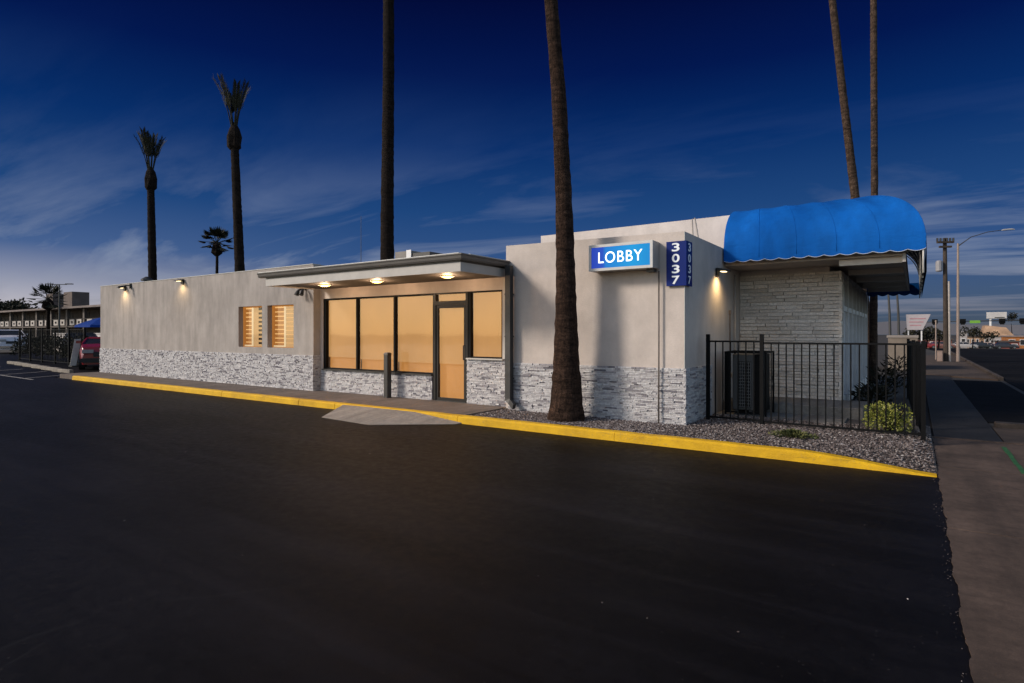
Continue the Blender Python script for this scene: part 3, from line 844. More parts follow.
build('cabinet', MB().box(-11.3, -10.72, 11.0, 12.0, 2.97, 3.71), simple('unit_grey', (.17, .15, .135), .6, .15, 3), AR)
build('corner_panel', MB().box(-10.88, -10.715, 10.985, 10.998, 3.0, 3.73), M['white'], AR)
build('duct', MB().box(-10.71, -10.1, 11.02, 11.6, 2.97, 3.64), M['dark_metal'], AR)
tag(build('antenna', MB().tube([(-13.78, 12, 2.97), (-13.78, 12, 5.11)], [.012, .006], 6), M['dark_metal'], loc=(-13.78, 12, 2.97)), 'thin whip antenna on the roof left of the tall palm', 'antenna')
tag(build('vent_pipe', MB().tube([(-3.42, 11, 3.0), (-3.45, 11, 3.72), (-3.40, 11, 3.74), (-3.34, 11, 3.38), (-3.34, 11, 3.0)], .014, 8), M['conduit'], loc=(-3.45, 11, 3.0)), 'thin bent vent pipe on the roof above the number sign', 'pipe')
tv = thing('turbine_vent', 'squat grey roof vent above the far lit wall light', 'vent', (-23.6, 10.3, 2.97))
build('stack', MB().tube([(-23.6, 10.3, 2.97), (-23.6, 10.3, 3.55)], .10, 12), M['dark_metal'], tv)
build('cap', MB().tube([(-23.6, 10.3, 3.52), (-23.6, 10.3, 3.58), (-23.6, 10.3, 3.68)], [.2, .2, .05], 12), M['dark_metal'], tv)
dm = thing('roof_vent', 'small pale vent dome at the left end of the canopy roof', 'vent', (-12.0, 9.0, 2.97))
build('dome', MB().tube([(-12.0, 9.0, 2.975), (-12.0, 9.0, 3.03), (-12.0, 9.0, 3.07)], [.12, .11, .04], 12), M['white'], dm, smooth=True)

# air conditioner in its cage beside the side wall
AC = thing('air_conditioner', 'dark outdoor air conditioner with front grille in a black cage', 'air conditioner', (-2.5, 11.2, .12))
build('cabinet', MB().box(-2.72, -2.36, 11.0, 11.55, .2, 1.2), simple('ac_grey', (.06, .058, .056), .5, .15, 5), AC, bevel=.015)
build('side_panel', MB().box(-2.35, -2.2, 11.05, 11.58, .18, 1.2), M['frame'], AC)
gr = MB()
for i in range(7): gr.box(-2.62 + i * .035, -2.614 + i * .035, 10.982, 10.997, .26, 1.06)
for i in range(15): gr.box(-2.625, -2.40, 10.975, 10.981, .26 + i * .056, .266 + i * .056)
build('grille', gr, simple('grille_grey', (.2, .19, .18), .5, .1, 5), AC)
build('fan_opening', MB().box(-2.63, -2.40, 10.990, 10.9985, .25, 1.07), M['frame'], AC)
cg = MB()
for x in (-2.84, -2.16):
    for y in (10.92, 11.6): cg.box(x, x + .03, y, y + .03, .11, 1.25)
cg.box(-2.81, -2.16, 10.92, 10.95, 1.22, 1.25).box(-2.81, -2.16, 11.6, 11.63, 1.22, 1.25).box(-2.84, -2.81, 10.95, 11.6, 1.22, 1.25).box(-2.16, -2.13, 10.95, 11.6, 1.22, 1.25)
cg.box(-2.81, -2.16, 10.92, 10.95, .15, .18)
build('cage', cg, M['fence'], AC)
build('cage_panel', MB().box(-2.805, -2.74, 10.93, 10.94, .18, 1.22), M['frame'], AC)
for x in (-2.68, -2.44): build('foot', MB().box(x, x + .06, 11.02, 11.5, .11, .2), M['dark_metal'], AC)

# bollard
bl = thing('bollard', 'square dark post standing on the walkway before the low stone wall', 'bollard', (-9.74, 9.24, Z0))
build('post', MB().box(-9.80, -9.675, 9.18, 9.305, Z0 - .01, 1.10), M['dark_metal'], bl, bevel=.012)
build('cap', MB().quadbox([(-9.81, 9.17, 1.10), (-9.665, 9.17, 1.10), (-9.665, 9.315, 1.10), (-9.81, 9.315, 1.10), (-9.78, 9.2, 1.145), (-9.695, 9.2, 1.145), (-9.695, 9.285, 1.145), (-9.78, 9.285, 1.145)]), M['dark_metal'], bl)

# ------------------------------------------------------------------ front fence
FN = thing('fence', 'black iron picket fence around the corner by the air conditioner', 'fence', (-1.4, 10.05, .1))
def fence_run(root, p, q, z0, z1, step, posts, m=None, pr=.009, pw=.028, ztop=.14):
    m = m or M['fence']; p, q = Vector((*p, 0)), Vector((*q, 0)); L = (q - p).length; d = (q - p) / L; nrm = Vector((-d.y, d.x, 0))
    mb = MB(); k = int(L / step)
    for i in range(1, k):
        c = p + d * (i * L / k); mb.obox((c.x, c.y, (z0 + z1) / 2), d * pr, nrm * pr, (0, 0, (z1 - z0) / 2))
    build('picket_panel', mb, m, root)
    for z in (z0 + .015, z1):
        c = (p + q) / 2; build('rail', MB().obox((c.x, c.y, z), d * (L / 2), nrm * .014, (0, 0, .014)), m, root)
    for s_ in posts:
        c = p + d * (s_ * L); build('post', MB().obox((c.x, c.y, (z0 - .1 + z1 + ztop) / 2), d * pw, nrm * pw, (0, 0, (z1 + ztop - z0 + .1) / 2)), m, root)
fence_run(FN, (-2.89, 10.08), (-2.03, 10.06), .15, 1.44, .108, (0, 1), ztop=.12)
fence_run(FN, (-2.00, 10.06), (.10, 10.02), .14, 1.42, .106, (1,), ztop=.05)
fence_run(FN, (.10, 10.05), (-.02, 13.0), .13, 1.40, .106, (.5, 1), ztop=.05)
fence_run(FN, (-.02, 13.0), (-.12, 16.0), .13, 1.40, .106, (1,), ztop=.05)

# ------------------------------------------------------------------ vegetation
def leaf_quad(mb, c, d, up, L, W):
    d = Vector(d).normalized(); s_ = d.cross(Vector(up))
    if s_.length < .01: s_ = d.cross(Vector((1, 0, .3)))
    s_.normalize(); c = Vector(c)
    b = len(mb.v)
    n = s_.cross(d)
    mb.v += [tuple(c), tuple(c + d * L * .5 + s_ * W - n * .1 * L), tuple(c + d * L), tuple(c + d * L * .5 - s_ * W - n * .1 * L)]
    mb.f.append((b, b + 1, b + 2, b + 3))
def rdir(zmin=-1):
    while True:
        v = Vector((random.uniform(-1, 1), random.uniform(-1, 1), random.uniform(-1, 1)))
        if .05 < v.length < 1 and v.normalized().z > zmin: return v.normalized()
SH = thing('shrub', 'rounded yellow green shrub inside the iron fence', 'shrub', (-.33, 10.35, .11))
fo = MB(); 
lobes = [(-.33 + random.uniform(-.17, .17), 10.35 + random.uniform(-.15, .15), .27 + random.uniform(-.08, .12), random.uniform(.10, .17)) for _ in range(16)]
for _ in range(2600):
    cx_, cy_, cz_, r_c = random.choice(lobes); d = rdir(-.5); rr = r_c * random.uniform(.75, 1.08)
    leaf_quad(fo, (cx_ + d.x * rr, cy_ + d.y * rr, max(.13, cz_ + d.z * rr)), (d + rdir() * .8), rdir(), random.uniform(.022, .042), random.uniform(.008, .014))
build('foliage', fo, M['leaf'], SH)
st = MB()
for _ in range(9):
    a = random.uniform(0, 2 * pi); st.tube([(-.33, 10.35, .1), (-.33 + .12 * cos(a), 10.35 + .12 * sin(a), .28), (-.33 + .2 * cos(a), 10.35 + .2 * sin(a), .45)], [.012, .009, .005], 5)
build('stems', st, M['bark'], SH)
PL = thing('ground_plant', 'low spreading dark green plant in the gravel before the fence', 'plant', (-1.42, 9.05, .11))
fo = MB()
for _ in range(700):
    a = random.uniform(0, 2 * pi); r_c = abs(random.gauss(0, .5)); r_c = min(r_c, 1.1)
    p = (-1.42 + .27 * r_c * cos(a), 9.05 + .2 * r_c * sin(a), .12 + random.uniform(0, .09) * max(.2, 1 - r_c * .6))
    d = Vector((cos(a), sin(a), random.uniform(.1, .9))); leaf_quad(fo, p, d + rdir() * .6, rdir(), random.uniform(.03, .06), random.uniform(.008, .014))
build('foliage', fo, M['leaf_low'], PL)
st = MB()
for k in range(10):
    a = k * .63; st.tube([(-1.42, 9.05, .1), (-1.42 + .2 * cos(a), 9.05 + .15 * sin(a), .13)], [.008, .004], 5)
build('stems', st, M['bark'], PL)
def small_plant(x, y, lab, h_, n_, m):
    t = thing('garden_plant', lab, 'plant', (x, y, .1), 'plants behind the fence')
    fo = MB()
    for _ in range(n_):
        a = random.uniform(0, 2 * pi); r_c = random.uniform(0, .3); z = .12 + random.uniform(0, h_)
        leaf_quad(fo, (x + r_c * cos(a), y + r_c * sin(a), z), Vector((cos(a), sin(a), random.uniform(.2, 1.2))), rdir(), random.uniform(.08, .22), random.uniform(.012, .025))
    build('foliage', fo, m, t)
small_plant(-.72, 13.9, 'dark leafy plant low against the street side wall, nearest the shrub', .35, 260, M['hedge'])
small_plant(-.62, 16.2, 'dark spiky plant by the street side wall, halfway to the far palm', .6, 240, M['hedge'])
small_plant(-.35, 18.6, 'taller dark plant just in front of the far thin palm', .8, 260, M['hedge'])

def palm_trunk(root, pts, rads, m, seg=14):
    # dense rings with a little roughness
    P = [Vector(p) for p in pts]; out, ro = [], []
    for i in range(len(P) - 1):
        n = max(2, int((P[i + 1] - P[i]).length / .11))
        for k in range(n):
            f_ = k / n; out.append(P[i].lerp(P[i + 1], f_)); ro.append(rads[i] + (rads[i + 1] - rads[i]) * f_)
    out.append(P[-1]); ro.append(rads[-1])
    for i in range(3):      # smooth the path
        out = [out[0]] + [(out[j - 1] + out[j] * 2 + out[j + 1]) / 4 for j in range(1, len(out) - 1)] + [out[-1]]
    ro = [r * (1 + random.uniform(-.03, .045)) for j, r in enumerate(ro)]
    return build('trunk', MB().tube(out, ro, seg, jit=.03), m, root, smooth=True)
def frond(mb, base, az, tilt, L, droop, nleaf=26, ll=.55):
    """feather frond: rachis bending outwards with leaflets"""
    base = Vector(base); h_ = Vector((cos(az), sin(az), 0)); p = base.copy(); pts = []
    n = 12
    for i in range(n + 1):
        f_ = i / n; ang = tilt + droop * f_ * f_
        pts.append(p.copy()); p = p + (h_ * sin(ang) + Vector((0, 0, 1)) * cos(ang)) * (L / n)
    mb.tube(pts, [.035 * (1 - .8 * i / n) for i in range(n + 1)], 5)
    for k in range(nleaf):
        f_ = .42 + .58 * k / nleaf; i = min(n - 1, int(f_ * n)); q = pts[i].lerp(pts[i + 1], f_ * n - i)
        d = (pts[i + 1] - pts[i]).normalized(); s_ = d.cross(Vector((-h_.y, h_.x, 0))).normalized(); side = Vector((-h_.y, h_.x, 0))
        for sg in (-1, 1):
            leaf_quad(mb, q, d * 1.0 + side * sg * .55 + s_ * random.uniform(-.1, .3), s_, ll * (1 - .5 * abs(f_ - .55)), .022)
def pruned_palm(x, y, h_, r0, r1, lean, lab, fl, skew):
    t = thing('palm_tree', lab, 'palm tree', (x, y, 0), 'pruned palms behind the left wing')
    palm_trunk(t, [(x, y, 0), (x + lean[0] * .5, y + lean[1] * .5, h_ * .5), (x + lean[0], y + lean[1], h_)], [r0, (r0 + r1) / 2, r1], M['bark_dark'])
    tx, ty = x + lean[0], y + lean[1]
    sk_ = MB().tube([(tx, ty, h_ - .75), (tx, ty, h_ - .6), (tx, ty, h_ - .1), (tx, ty, h_ + .3), (tx, ty, h_ + .6)], [r1 * 1.1, r1 * 1.7, r1 * 1.75, r1 * 1.25, r1 * .4], 14, jit=.12)
    build('leaf_boots', sk_, M['bark_dark'], t)
    cr = MB()
    for k in range(11):
        az = k * 2.4 + random.uniform(-.3, .3); tl = .02 + .062 * k ** .5 + random.uniform(-.02, .03)
        frond(cr, (tx + .1 * cos(az), ty + .1 * sin(az), h_ + .25), az, tl, fl * random.uniform(.75, 1.0), .24 + .08 * k ** .5, 26, .42)
    build('crown', cr, M['frond'], t)
pruned_palm(-36.2, 16.2, 10.6, .26, .185, (-.25, -.1), 'shorter pruned palm with upright tuft, farthest left behind the roof', 2.45, 0)
pruned_palm(-26.9, 16.1, 11.35, .26, .185, (-.75, -.05), 'taller pruned palm with upright tuft behind the roof', 2.6, 0)
def bare_palm(x, y, pts, rads, lab, m, group=None, seg=14):
    t = thing('palm_tree', lab, 'palm tree', (x, y, pts[0][2]), group)
    palm_trunk(t, pts, rads, m, seg)
    return t
# near palm in the gravel, straight bare trunk leaving the frame
Rv = Vector((.824, .566, 0))
def nearp(z, off, r): 
    q = Vector((-4.87, 8.72, z)) + Rv * off; return tuple(q), r
L_ = [nearp(*a) for a in ((.05, -.01, .335), (.25, 0, .30), (.6, 0, .258), (1.3, -.005, .208), (2.4, -.01, .165), (3.8, -.045, .140), (5.6, -.13, .122), (7.4, -.28, .108), (9.5, -.46, .11), (12, -.7, .105))]
bare_palm(-4.87, 8.72, [a for a, _ in L_], [r for _, r in L_], 'tall bare palm trunk flaring at its base in the gravel before the wall', M['bark'], seg=26)
bare_palm(-16.95, 16.1, [(-16.95, 16.1, 0), (-16.98, 16.1, 6), (-16.9, 16.1, 12), (-16.9, 16.1, 18)], [.30, .25, .215, .2], 'tall straight dark palm trunk rising behind the canopy roof', M['bark_dark'])
bare_palm(-1.42, 24.5, [(-1.3, 24.5, 0), (-1.75, 24.2, 6.4), (-2.15, 23.9, 10.5), (-2.5, 23.8, 14.2), (-2.75, 23.7, 17)], [.17, .14, .122, .115, .11], 'slim leaning palm trunk behind the awning, left of the other', M['bark_warm'], 'slim palms behind the awning')
bare_palm(-1.02, 21.2, [(-1.06, 21.2, 0), (-1.02, 21.2, 6), (-1.04, 21.2, 10), (-1.06, 21.2, 16)], [.115, .095, .092, .09], 'slim straight palm trunk behind the awning, standing at the building end', M['bark_warm'], 'slim palms behind the awning')
def fan_palm(x, y, h_, cr_r, lab, r0=.22):
    t = thing('palm_tree', lab, 'palm tree', (x, y, 0), 'far fan palms')
    palm_trunk(t, [(x, y, 0), (x, y, h_ * .6), (x + .1, y, h_)], [r0, r0 * .8, r0 * .7], M['bark_dark'], 8)
    build('leaf_boots', MB().tube([(x, y, h_ - 1.6), (x, y, h_ - 1.2), (x, y, h_ - .3), (x, y, h_ + .2)], [r0 * .8, r0 * 2.4, r0 * 2.2, r0 * .6], 10, jit=.2), M['bark_dark'], t)
    cr = MB()
    for k in range(22):
        az = k * 2.399; el = -.55 + 1.95 * (k / 22); d = Vector((cos(az) * cos(el), sin(az) * cos(el), sin(el)))
        b = Vector((x, y, h_)); tip = b + d * cr_r * .55
        cr.tube([b, tip], .03, 4)
        for j in range(9):
            an = (j - 4) * .26; side = d.cross(Vector((0, 0, 1))).normalized()
            dd = (d * cos(an) + side * sin(an) + Vector((0, 0, -.12 * abs(j - 4) * .3))).normalized()
            leaf_quad(cr, tip, dd, Vector((0, 0, 1)), cr_r * .5, .13)
    build('crown', cr, M['frond'], t)
fan_palm(-68.5, 37.6, 12.3, 2.0, 'small distant fan palm seen between the two pruned palms')
fan_palm(-107, 33.0, 6.6, 2.6, 'bushy fan palm in front of the far two storey motel', .3)

# ------------------------------------------------------------------ left background: motel wing, pool fence, cars
MT = thing('motel_block', 'far two storey motel with pale railing panels and flat roof', 'building', (-125, 36, 0))
X0, X1, YM = -190, -86, 35.0
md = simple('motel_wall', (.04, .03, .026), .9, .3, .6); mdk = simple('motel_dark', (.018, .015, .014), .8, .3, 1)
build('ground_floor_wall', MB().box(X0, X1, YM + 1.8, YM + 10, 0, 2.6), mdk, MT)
build('upper_wall', MB().box(X0, X1, YM + 1.8, YM + 10, 2.6, 5.2), md, MT)
build('walkway_slab', MB().box(X0, X1, YM - .2, YM + 1.8, 2.45, 2.62), simple('slab', (.09, .07, .06), .8, .2, 1), MT)
build('roof', MB().box(X0, X1, YM - .9, YM + 10.2, 5.2, 5.48), simple('motel_roof', (.14, .11, .10), .8, .2, .5), MT)
build('penthouse', MB().box(-98, -88, YM + 3, YM + 8, 5.48, 6.7), simple('penthouse', (.05, .04, .042), .8, .2, .5), MT)
mcol = simple('motel_column', (.11, .09, .08), .8, .2, 1); mpan = simple('motel_panel', (.36, .32, .29), .7, .15, 1)
x = X0 + 2
while x < X1:
    build('column', MB().box(x, x + .55, YM - .1, YM + .3, 0, 5.2), mcol, MT)
    for dx in (1.6, 4.2):
        a = x + dx; m = MB().box(a, a + 1.7, YM - .14, YM - .06, 2.75, 3.0).box(a, a + 1.7, YM - .14, YM - .06, 3.35, 3.6).box(a, a + .5, YM - .14, YM - .06, 3.0, 3.35).box(a + 1.2, a + 1.7, YM - .14, YM - .06, 3.0, 3.35)
        build('railing_panel', m, mpan, MT)
    build('door', MB().box(x + 2.4, x + 3.5, YM + 1.74, YM + 1.795, 2.62, 4.7), mdk, MT)
    x += 6.3
build('handrail', MB().box(X0, X1, YM - .12, YM - .04, 3.62, 3.7), mdk, MT)
for (x, wd) in ((-127.5, 3.2), (-119.5, 3.6)):
    build('chimney', MB().box(x, x + wd, YM + 4, YM + 6.5, 5.48, 8.5), simple('brick_stack', (.10, .075, .065), .9, .2, 1), MT)
# dark trees beyond it
def blob_tree(x, y, h_, r_, lab, group, m=None, n_=420, ls=.5):
    zb = zg(y); t = thing('tree', lab, 'tree', (x, y, zb), group)
    build('trunk', MB().tube([(x, y, zb), (x + .2, y, zb + h_ * .4), (x, y, zb + h_ * .7)], [r_ * .09, r_ * .07, r_ * .03], 7), M['bark_dark'], t)
    fo = MB(); lb = [(random.gauss(0, .45) * r_, random.gauss(0, .45) * r_, random.uniform(-.4, .35) * r_, random.uniform(.3, .5) * r_) for _ in range(9)]
    for _ in range(n_):
        a, b, c, rr = random.choice(lb); d = rdir(); rr *= random.uniform(.5, 1.05)
        leaf_quad(fo, (x + a + d.x * rr, y + b + d.y * rr, zb + max(.2, h_ - r_ * .6 + c + d.z * rr)), d + rdir(), rdir(), ls * random.uniform(.6, 1.2), ls * .28)
    build('crown', fo, m or M['hedge'], t)
for i, (x, y, h_) in enumerate(((-214, 52, 10.6), (-205, 54, 10), (-196, 50, 10.2), (-187, 53, 9.4), (-179, 52, 8.6))):
    blob_tree(x, y, h_, 5.8, 'dark tree crown rising over the far motel roof at far left', 'trees beyond the motel', n_=1500, ls=1.0)
PF = thing('pool_fence', 'black picket fence with dark shrubs behind, left of the building', 'fence', (-38, 10.8, 0))
fence_run(PF, (-43, 11.9), (-31.8, 11.2), .1, 1.75, .24, (0, .2, .4, .6, .8, 1), pr=.011, pw=.04, ztop=.08)
for i in range(6):
    x = -46 + i * 2.35; y = 13.1 - i * .12
    t = thing('hedge_shrub', 'dark rounded shrub behind the black pool fence', 'shrub', (x, y, 0), 'shrubs behind the pool fence')
    fo = MB()
    for _ in range(420):
        d = rdir(-.3); rr = random.uniform(.6, 1.05)
        leaf_quad(fo, (x + d.x * rr * 1.2, y + d.y * rr * .7, max(.05, .55 + d.z * rr * (.75 if i % 2 else .9))), d + rdir() * .7, rdir(), .16, .05)
    build('foliage', fo, M['hedge'], t)
PW = tag(build('garden_wall', MB().box(-62, -38, 19.5, 19.75, 0, 1.5).box(-62, -38, 19.45, 19.8, 1.5, 1.58), simple('pale_wall', (.42, .38, .36), .9, .2, 1), loc=(-50, 19.6, 0)), 'pale low wall seen through the black pool fence', 'wall')
lk = MB()
for i in range(6): lk.box(-38.6 + i * 1.86, -38.6 + i * 1.86 + 1.85, 10.15 - i * .2, 10.3 - i * .2, -.05, .13)
struct('parking_kerb', lk, M['kerbstone'], bevel=.02)
ln = MB()
for x in (-25.6, -28.4, -31.2, -34): ln.quad((x, 7.2, .005), (x + .1, 7.2, .005), (x - .9, 9.0, .005), (x - 1.0, 9.0, .005))
ln.quad((-24.6, 7.2, .005), (-40, 7.55, .005), (-40, 7.45, .005), (-24.6, 7.1, .005))
struct('parking_lines', ln, simple('line_paint', (.22, .20, .19), .8, .4, 6))
um = thing('patio_umbrella', 'blue patio umbrella beyond the black pool fence', 'umbrella', (-44.3, 16.6, 0))
build('canopy', MB().tube([(-44.3, 16.6, 2.62), (-44.3, 16.6, 2.5), (-44.3, 16.6, 2.1), (-44.3, 16.6, 1.95)], [.03, .5, 1.5, 1.6], 8), M['umbrella'], um)
build('pole', MB().tube([(-44.3, 16.6, 0), (-44.3, 16.6, 2.6)], .03, 8), M['dark_metal'], um)
sp = thing('leaning_board', 'pale narrow board leaning beside the pool fence and red car', 'board', (-32.6, 11.0, 0))
build('board', MB().quadbox([(-32.75, 10.92, 0), (-32.6, 11.12, 0), (-32.52, 11.10, 0), (-32.67, 10.90, 0), (-32.5, 11.04, 1.3), (-32.36, 11.27, 1.3), (-32.3, 11.25, 1.3), (-32.44, 11.02, 1.3)]), simple('board_grey', (.32, .30, .28), .7, .15, 3), sp)
build('foot', MB().box(-32.8, -32.4, 10.9, 11.16, 0, .05), M['dark_metal'], sp)
lp = thing('light_pole', 'dark twin arm parking light pole before the far motel', 'light pole', (-72.2, 23.2, 0))
build('pole', MB().tube([(-72.2, 23.2, 0), (-72.2, 23.2, 6.55)], [.1, .06], 8), M['dark_metal'], lp)
build('arm', MB().obox((-72.2, 23.2, 6.55), Vector((.8, .55, 0)) * .8, Vector((-.55, .8, 0)) * .04, (0, 0, .035)), M['dark_metal'], lp)
for sg in (-1, 1):
    c = Vector((-72.2, 23.2, 6.6)) + Vector((.8, .55, 0)) * 1.05 * sg
    build('lamp_head', MB().obox(c, Vector((.8, .55, 0)) * .35, Vector((-.55, .8, 0)) * .15, (0, 0, .04)), M['dark_metal'], lp)

# ------------------------------------------------------------------ cars
tyre = simple('tyre_rubber', (.012, .012, .012), .8, .2, 10); rim_m = simple('wheel_rim', (.25, .25, .25), .35, .1, 10, metal=.8)
chrome = simple('chrome', (.6, .6, .6), .15, .05, 10, metal=1); hl = simple('lamp_glass', (.25, .25, .26), .1, .1, 10)
tl = simple('tail_glass', (.25, .01, .01), .2, .1, 10); plastic = simple('dark_plastic', (.015, .015, .016), .6, .1, 10)
def car(name, lab, cat, loc, rz, col, L=4.6, W=1.82, H=1.5, hood=.98, tall=False, group=None, detail=True):
    t = thing(name, lab, cat, loc, group, rz)
    paint = simple('car_paint', col, .25, .06, 3, spec=.6)
    g_ = .32 if tall else .24
    xs = [-L / 2, -L / 2 + .06, -L * .33, L * .12 if not tall else L * .10, L * .30, L / 2 - .25, L / 2]
    bt = [hood * .80, hood + .04, hood + .04, hood + .02, hood, hood * .9, hood * .62]
    rows = []
    for x, z in zip(xs, bt):
        e = abs(x) / (L / 2); hw = W / 2 * (1 - .10 * max(0, e - .75) / .25)
        rows.append([(x, -hw * .93, g_), (x, -hw, g_ + .22), (x, -hw, z * .75), (x, -hw * .93, z), (x, 0, z + .03), (x, hw * .93, z), (x, hw, z * .75), (x, hw, g_ + .22), (x, hw * .93, g_), (x, -hw * .93, g_)])
    b = MB().grid(rows); b.f.append(tuple(range(8, -1, -1))); b.f.append(tuple(len(b.v) - 10 + i for i in range(9)))
    bo = build('body', b, paint, t, local=True, bevel=.03)
    c0, c1, c2, c3 = (-L * .47, -L * .42, L * .06, L * .22) if tall else (-L * .40, -L * .27, L * .05, L * .22)
    hw = W / 2 * .93; hr = hw * .80
    cab = MB().quadbox([(c0, -hw, hood), (c3, -hw, hood), (c3, hw, hood), (c0, hw, hood), (c1, -hr, H - .06), (c2, -hr, H - .06), (c2, hr, H - .06), (c1, hr, H - .06)])
    build('window_band', cab, M['darkglass'], t, local=True)
    build('roof', MB().quadbox([(c1 - .04, -hr - .02, H - .07), (c2 + .05, -hr - .02, H - .07), (c2 + .05, hr + .02, H - .07), (c1 - .04, hr + .02, H - .07), (c1 + .05, -hr + .08, H), (c2 - .08, -hr + .08, H), (c2 - .08, hr - .08, H), (c1 + .05, hr - .08, H)]), paint, t, local=True)
    for sg in (-1, 1):
        for (xa, xb) in ((c0, c1), (c3, c2), ((c0 + c3) / 2 - .05, (c1 + c2) / 2 - .05)):
            build('pillar', MB().tube([(xa, sg * hw, hood), (xb, sg * (hr + .005), H - .06)], .04, 5), paint, t, local=True)
    wr = .36 if tall else .32
    for x in (-L * .30, L * .31):
        for sg in (-1, 1):
            y = sg * (W / 2 - .20)
            w_ = MB().tube([(x, y, wr), (x, y + sg * .215, wr)], wr, 18)
            wo = build('wheel', w_, tyre, t, local=True)
            build('rim', MB().tube([(x, y + sg * .2, wr), (x, y + sg * .225, wr)], wr * .62, 14), rim_m, wo, local=True)
    if detail:
        for sg in (-1, 1):
            build('headlight', MB().obox((L / 2 - .06, sg * W * .34, hood * .74), (.08, 0, 0), (0, .2, 0), (0, 0, .075)), hl, t, local=True)
            build('tail_light', MB().obox((-L / 2 + .03, sg * W * .40, hood * .78), (.05, 0, 0), (0, .10, 0), (0, 0, .14)), tl, t, local=True)
        build('grille', MB().obox((L / 2 - .0, 0, hood * .62), (.03, 0, 0), (0, W * .24, 0), (0, 0, .10)), plastic, t, local=True)
        build('bumper', MB().obox((L / 2 + .04, 0, g_ + .18), (.08, 0, 0), (0, W * .47, 0), (0, 0, .09)), chrome if tall else plastic, t, local=True)
        build('mirror', MB().obox((L * .15, W / 2 + .06, hood + .1), (.06, 0, 0), (0, .09, 0), (0, 0, .06)), paint, t, local=True)
        build('mirror', MB().obox((L * .15, -W / 2 - .06, hood + .1), (.06, 0, 0), (0, .09, 0), (0, 0, .06)), paint, t, local=True)
    return t
car('parked_car', 'red car parked nose out at the far left corner of the building', 'car', (-30.75, 11.68, 0), radians(-20.7), (.17, .006, .009), L=4.5, W=1.9, H=1.40, hood=1.08)
car('parked_van', 'pale white van parked at the far left edge beyond the pool fence', 'van', (-59.6, 15.8, 0), radians(-8), (.50, .47, .50), L=4.9, W=1.9, H=1.85, hood=1.38, tall=True)

car('parked_car', 'dark car parked behind the black pool fence and its shrubs', 'car', (-46.5, 16.2, 0), radians(-12), (.02, .021, .024), L=4.6, W=1.85, H=1.6, hood=1.1)
# ------------------------------------------------------------------ right background
UP = thing('utility_pole', 'dark wooden utility pole with crossarms and a transformer', 'utility pole', (1.42, 40, 0))
wood = simple('pole_wood', (.045, .032, .024), .9, .3, 3)
build('pole', MB().tube([(1.42, 40, 0), (1.36, 40, 6.8)], [.13, .09], 10), wood, UP)
for dx, z, hl_ in ((0, 6.55, .62), (0, 6.3, .45)):
    build('crossarm', MB().obox((1.38, 39.86, z), (hl_ * .6, hl_ * .3, 0), (-.03, .06, 0), (0, 0, .05)), wood, UP)
ins = MB()
for k in range(6):
    f_ = -1 + k * .4; ins.tube([(1.38 + f_ * .36, 39.86 + f_ * .18, 6.6), (1.38 + f_ * .36, 39.86 + f_ * .18, 6.78)], .05, 6)
build('insulators', ins, M['dark_metal'], UP)
build('transformer', MB().tube([(1.1, 39.8, 4.95), (1.1, 39.8, 5.0), (1.1, 39.8, 5.5), (1.1, 39.8, 5.56)], [.12, .16, .16, .08], 12), simple('transformer', (.25, .24, .25), .5, .1, 4), UP)
build('riser', MB().tube([(1.58, 39.9, 0), (1.54, 39.9, 4.4)], .05, 8), M['conduit'], UP)
LPp = thing('street_light', 'slim pale street light pole with a long curved arm over the road', 'street light', (1.94, 40, 0))
pale = simple('pole_pale', (.28, .21, .175), .5, .15, 3, metal=.3)
build('pole', MB().tube([(1.94, 40, 0), (1.94, 40, 6.45)], [.085, .05], 10), pale, LPp)
build('arm', MB().tube([(1.94, 40, 6.3), (2.5, 40, 6.75), (3.2, 40, 6.95), (3.9, 40, 7.0)], [.03, .022, .018, .018], 6), M['dark_metal'], LPp)
build('lamp_head', MB().tube([(3.75, 40, 6.98), (3.85, 40, 7.0), (4.2, 40, 7.0), (4.3, 40, 6.98)], [.02, .045, .045, .02], 8), simple('lamp_head_grey', (.25, .25, .26), .5, .1, 4), LPp)
SP = thing('marker_post', 'thin white post on the dirt verge left of the utility pole', 'post', (1.02, 42.3, 0))
build('shaft', MB().tube([(1.02, 42.3, 0), (1.02, 42.3, 2.25)], .035, 8), pale, SP)
build('cap', MB().tube([(1.02, 42.3, 2.25), (1.02, 42.3, 2.32)], .05, 8), pale, SP)
CBn = thing('utility_cabinet', 'pale utility cabinet at the base of the utility pole', 'cabinet', (1.15, 39.6, 0))
build('cabinet', MB().box(1.0, 1.26, 39.5, 39.75, .0, .62), simple('cabinet_tan', (.17, .115, .09), .7, .2, 3), CBn, bevel=.02)
build('door', MB().box(1.02, 1.24, 39.485, 39.498, .05, .57), simple('cabinet_door', (.24, .17, .14), .7, .2, 3), CBn)
BB = thing('board_sign', 'white slanted sign board on two posts beyond the fence', 'sign', (.1, 60, 0))
build('panel', MB().quadbox([(-.55, 60, 1.85), (.55, 60, 1.85), (.55, 60.12, 1.85), (-.55, 60.12, 1.85), (-.62, 60, 3.15), (1.1, 60, 3.15), (1.1, 60.12, 3.15), (-.62, 60.12, 3.15)]), simple('board_white', (.34, .30, .31), .6, .12, 1.5), BB)
bt_ = MB()
for i, (a, b) in enumerate(((-.35, .75), (-.4, .6), (-.35, .45))): bt_.box(a, b, 59.985, 59.998, 2.75 - i * .28, 2.83 - i * .28)
build('stripe', bt_, simple('sign_pink', (.34, .16, .18), .6, .2, 3), BB)
for x in (-.5, .42): build('post', MB().box(x, x + .1, 60.13, 60.25, 0, 3.1), M['white'], BB)
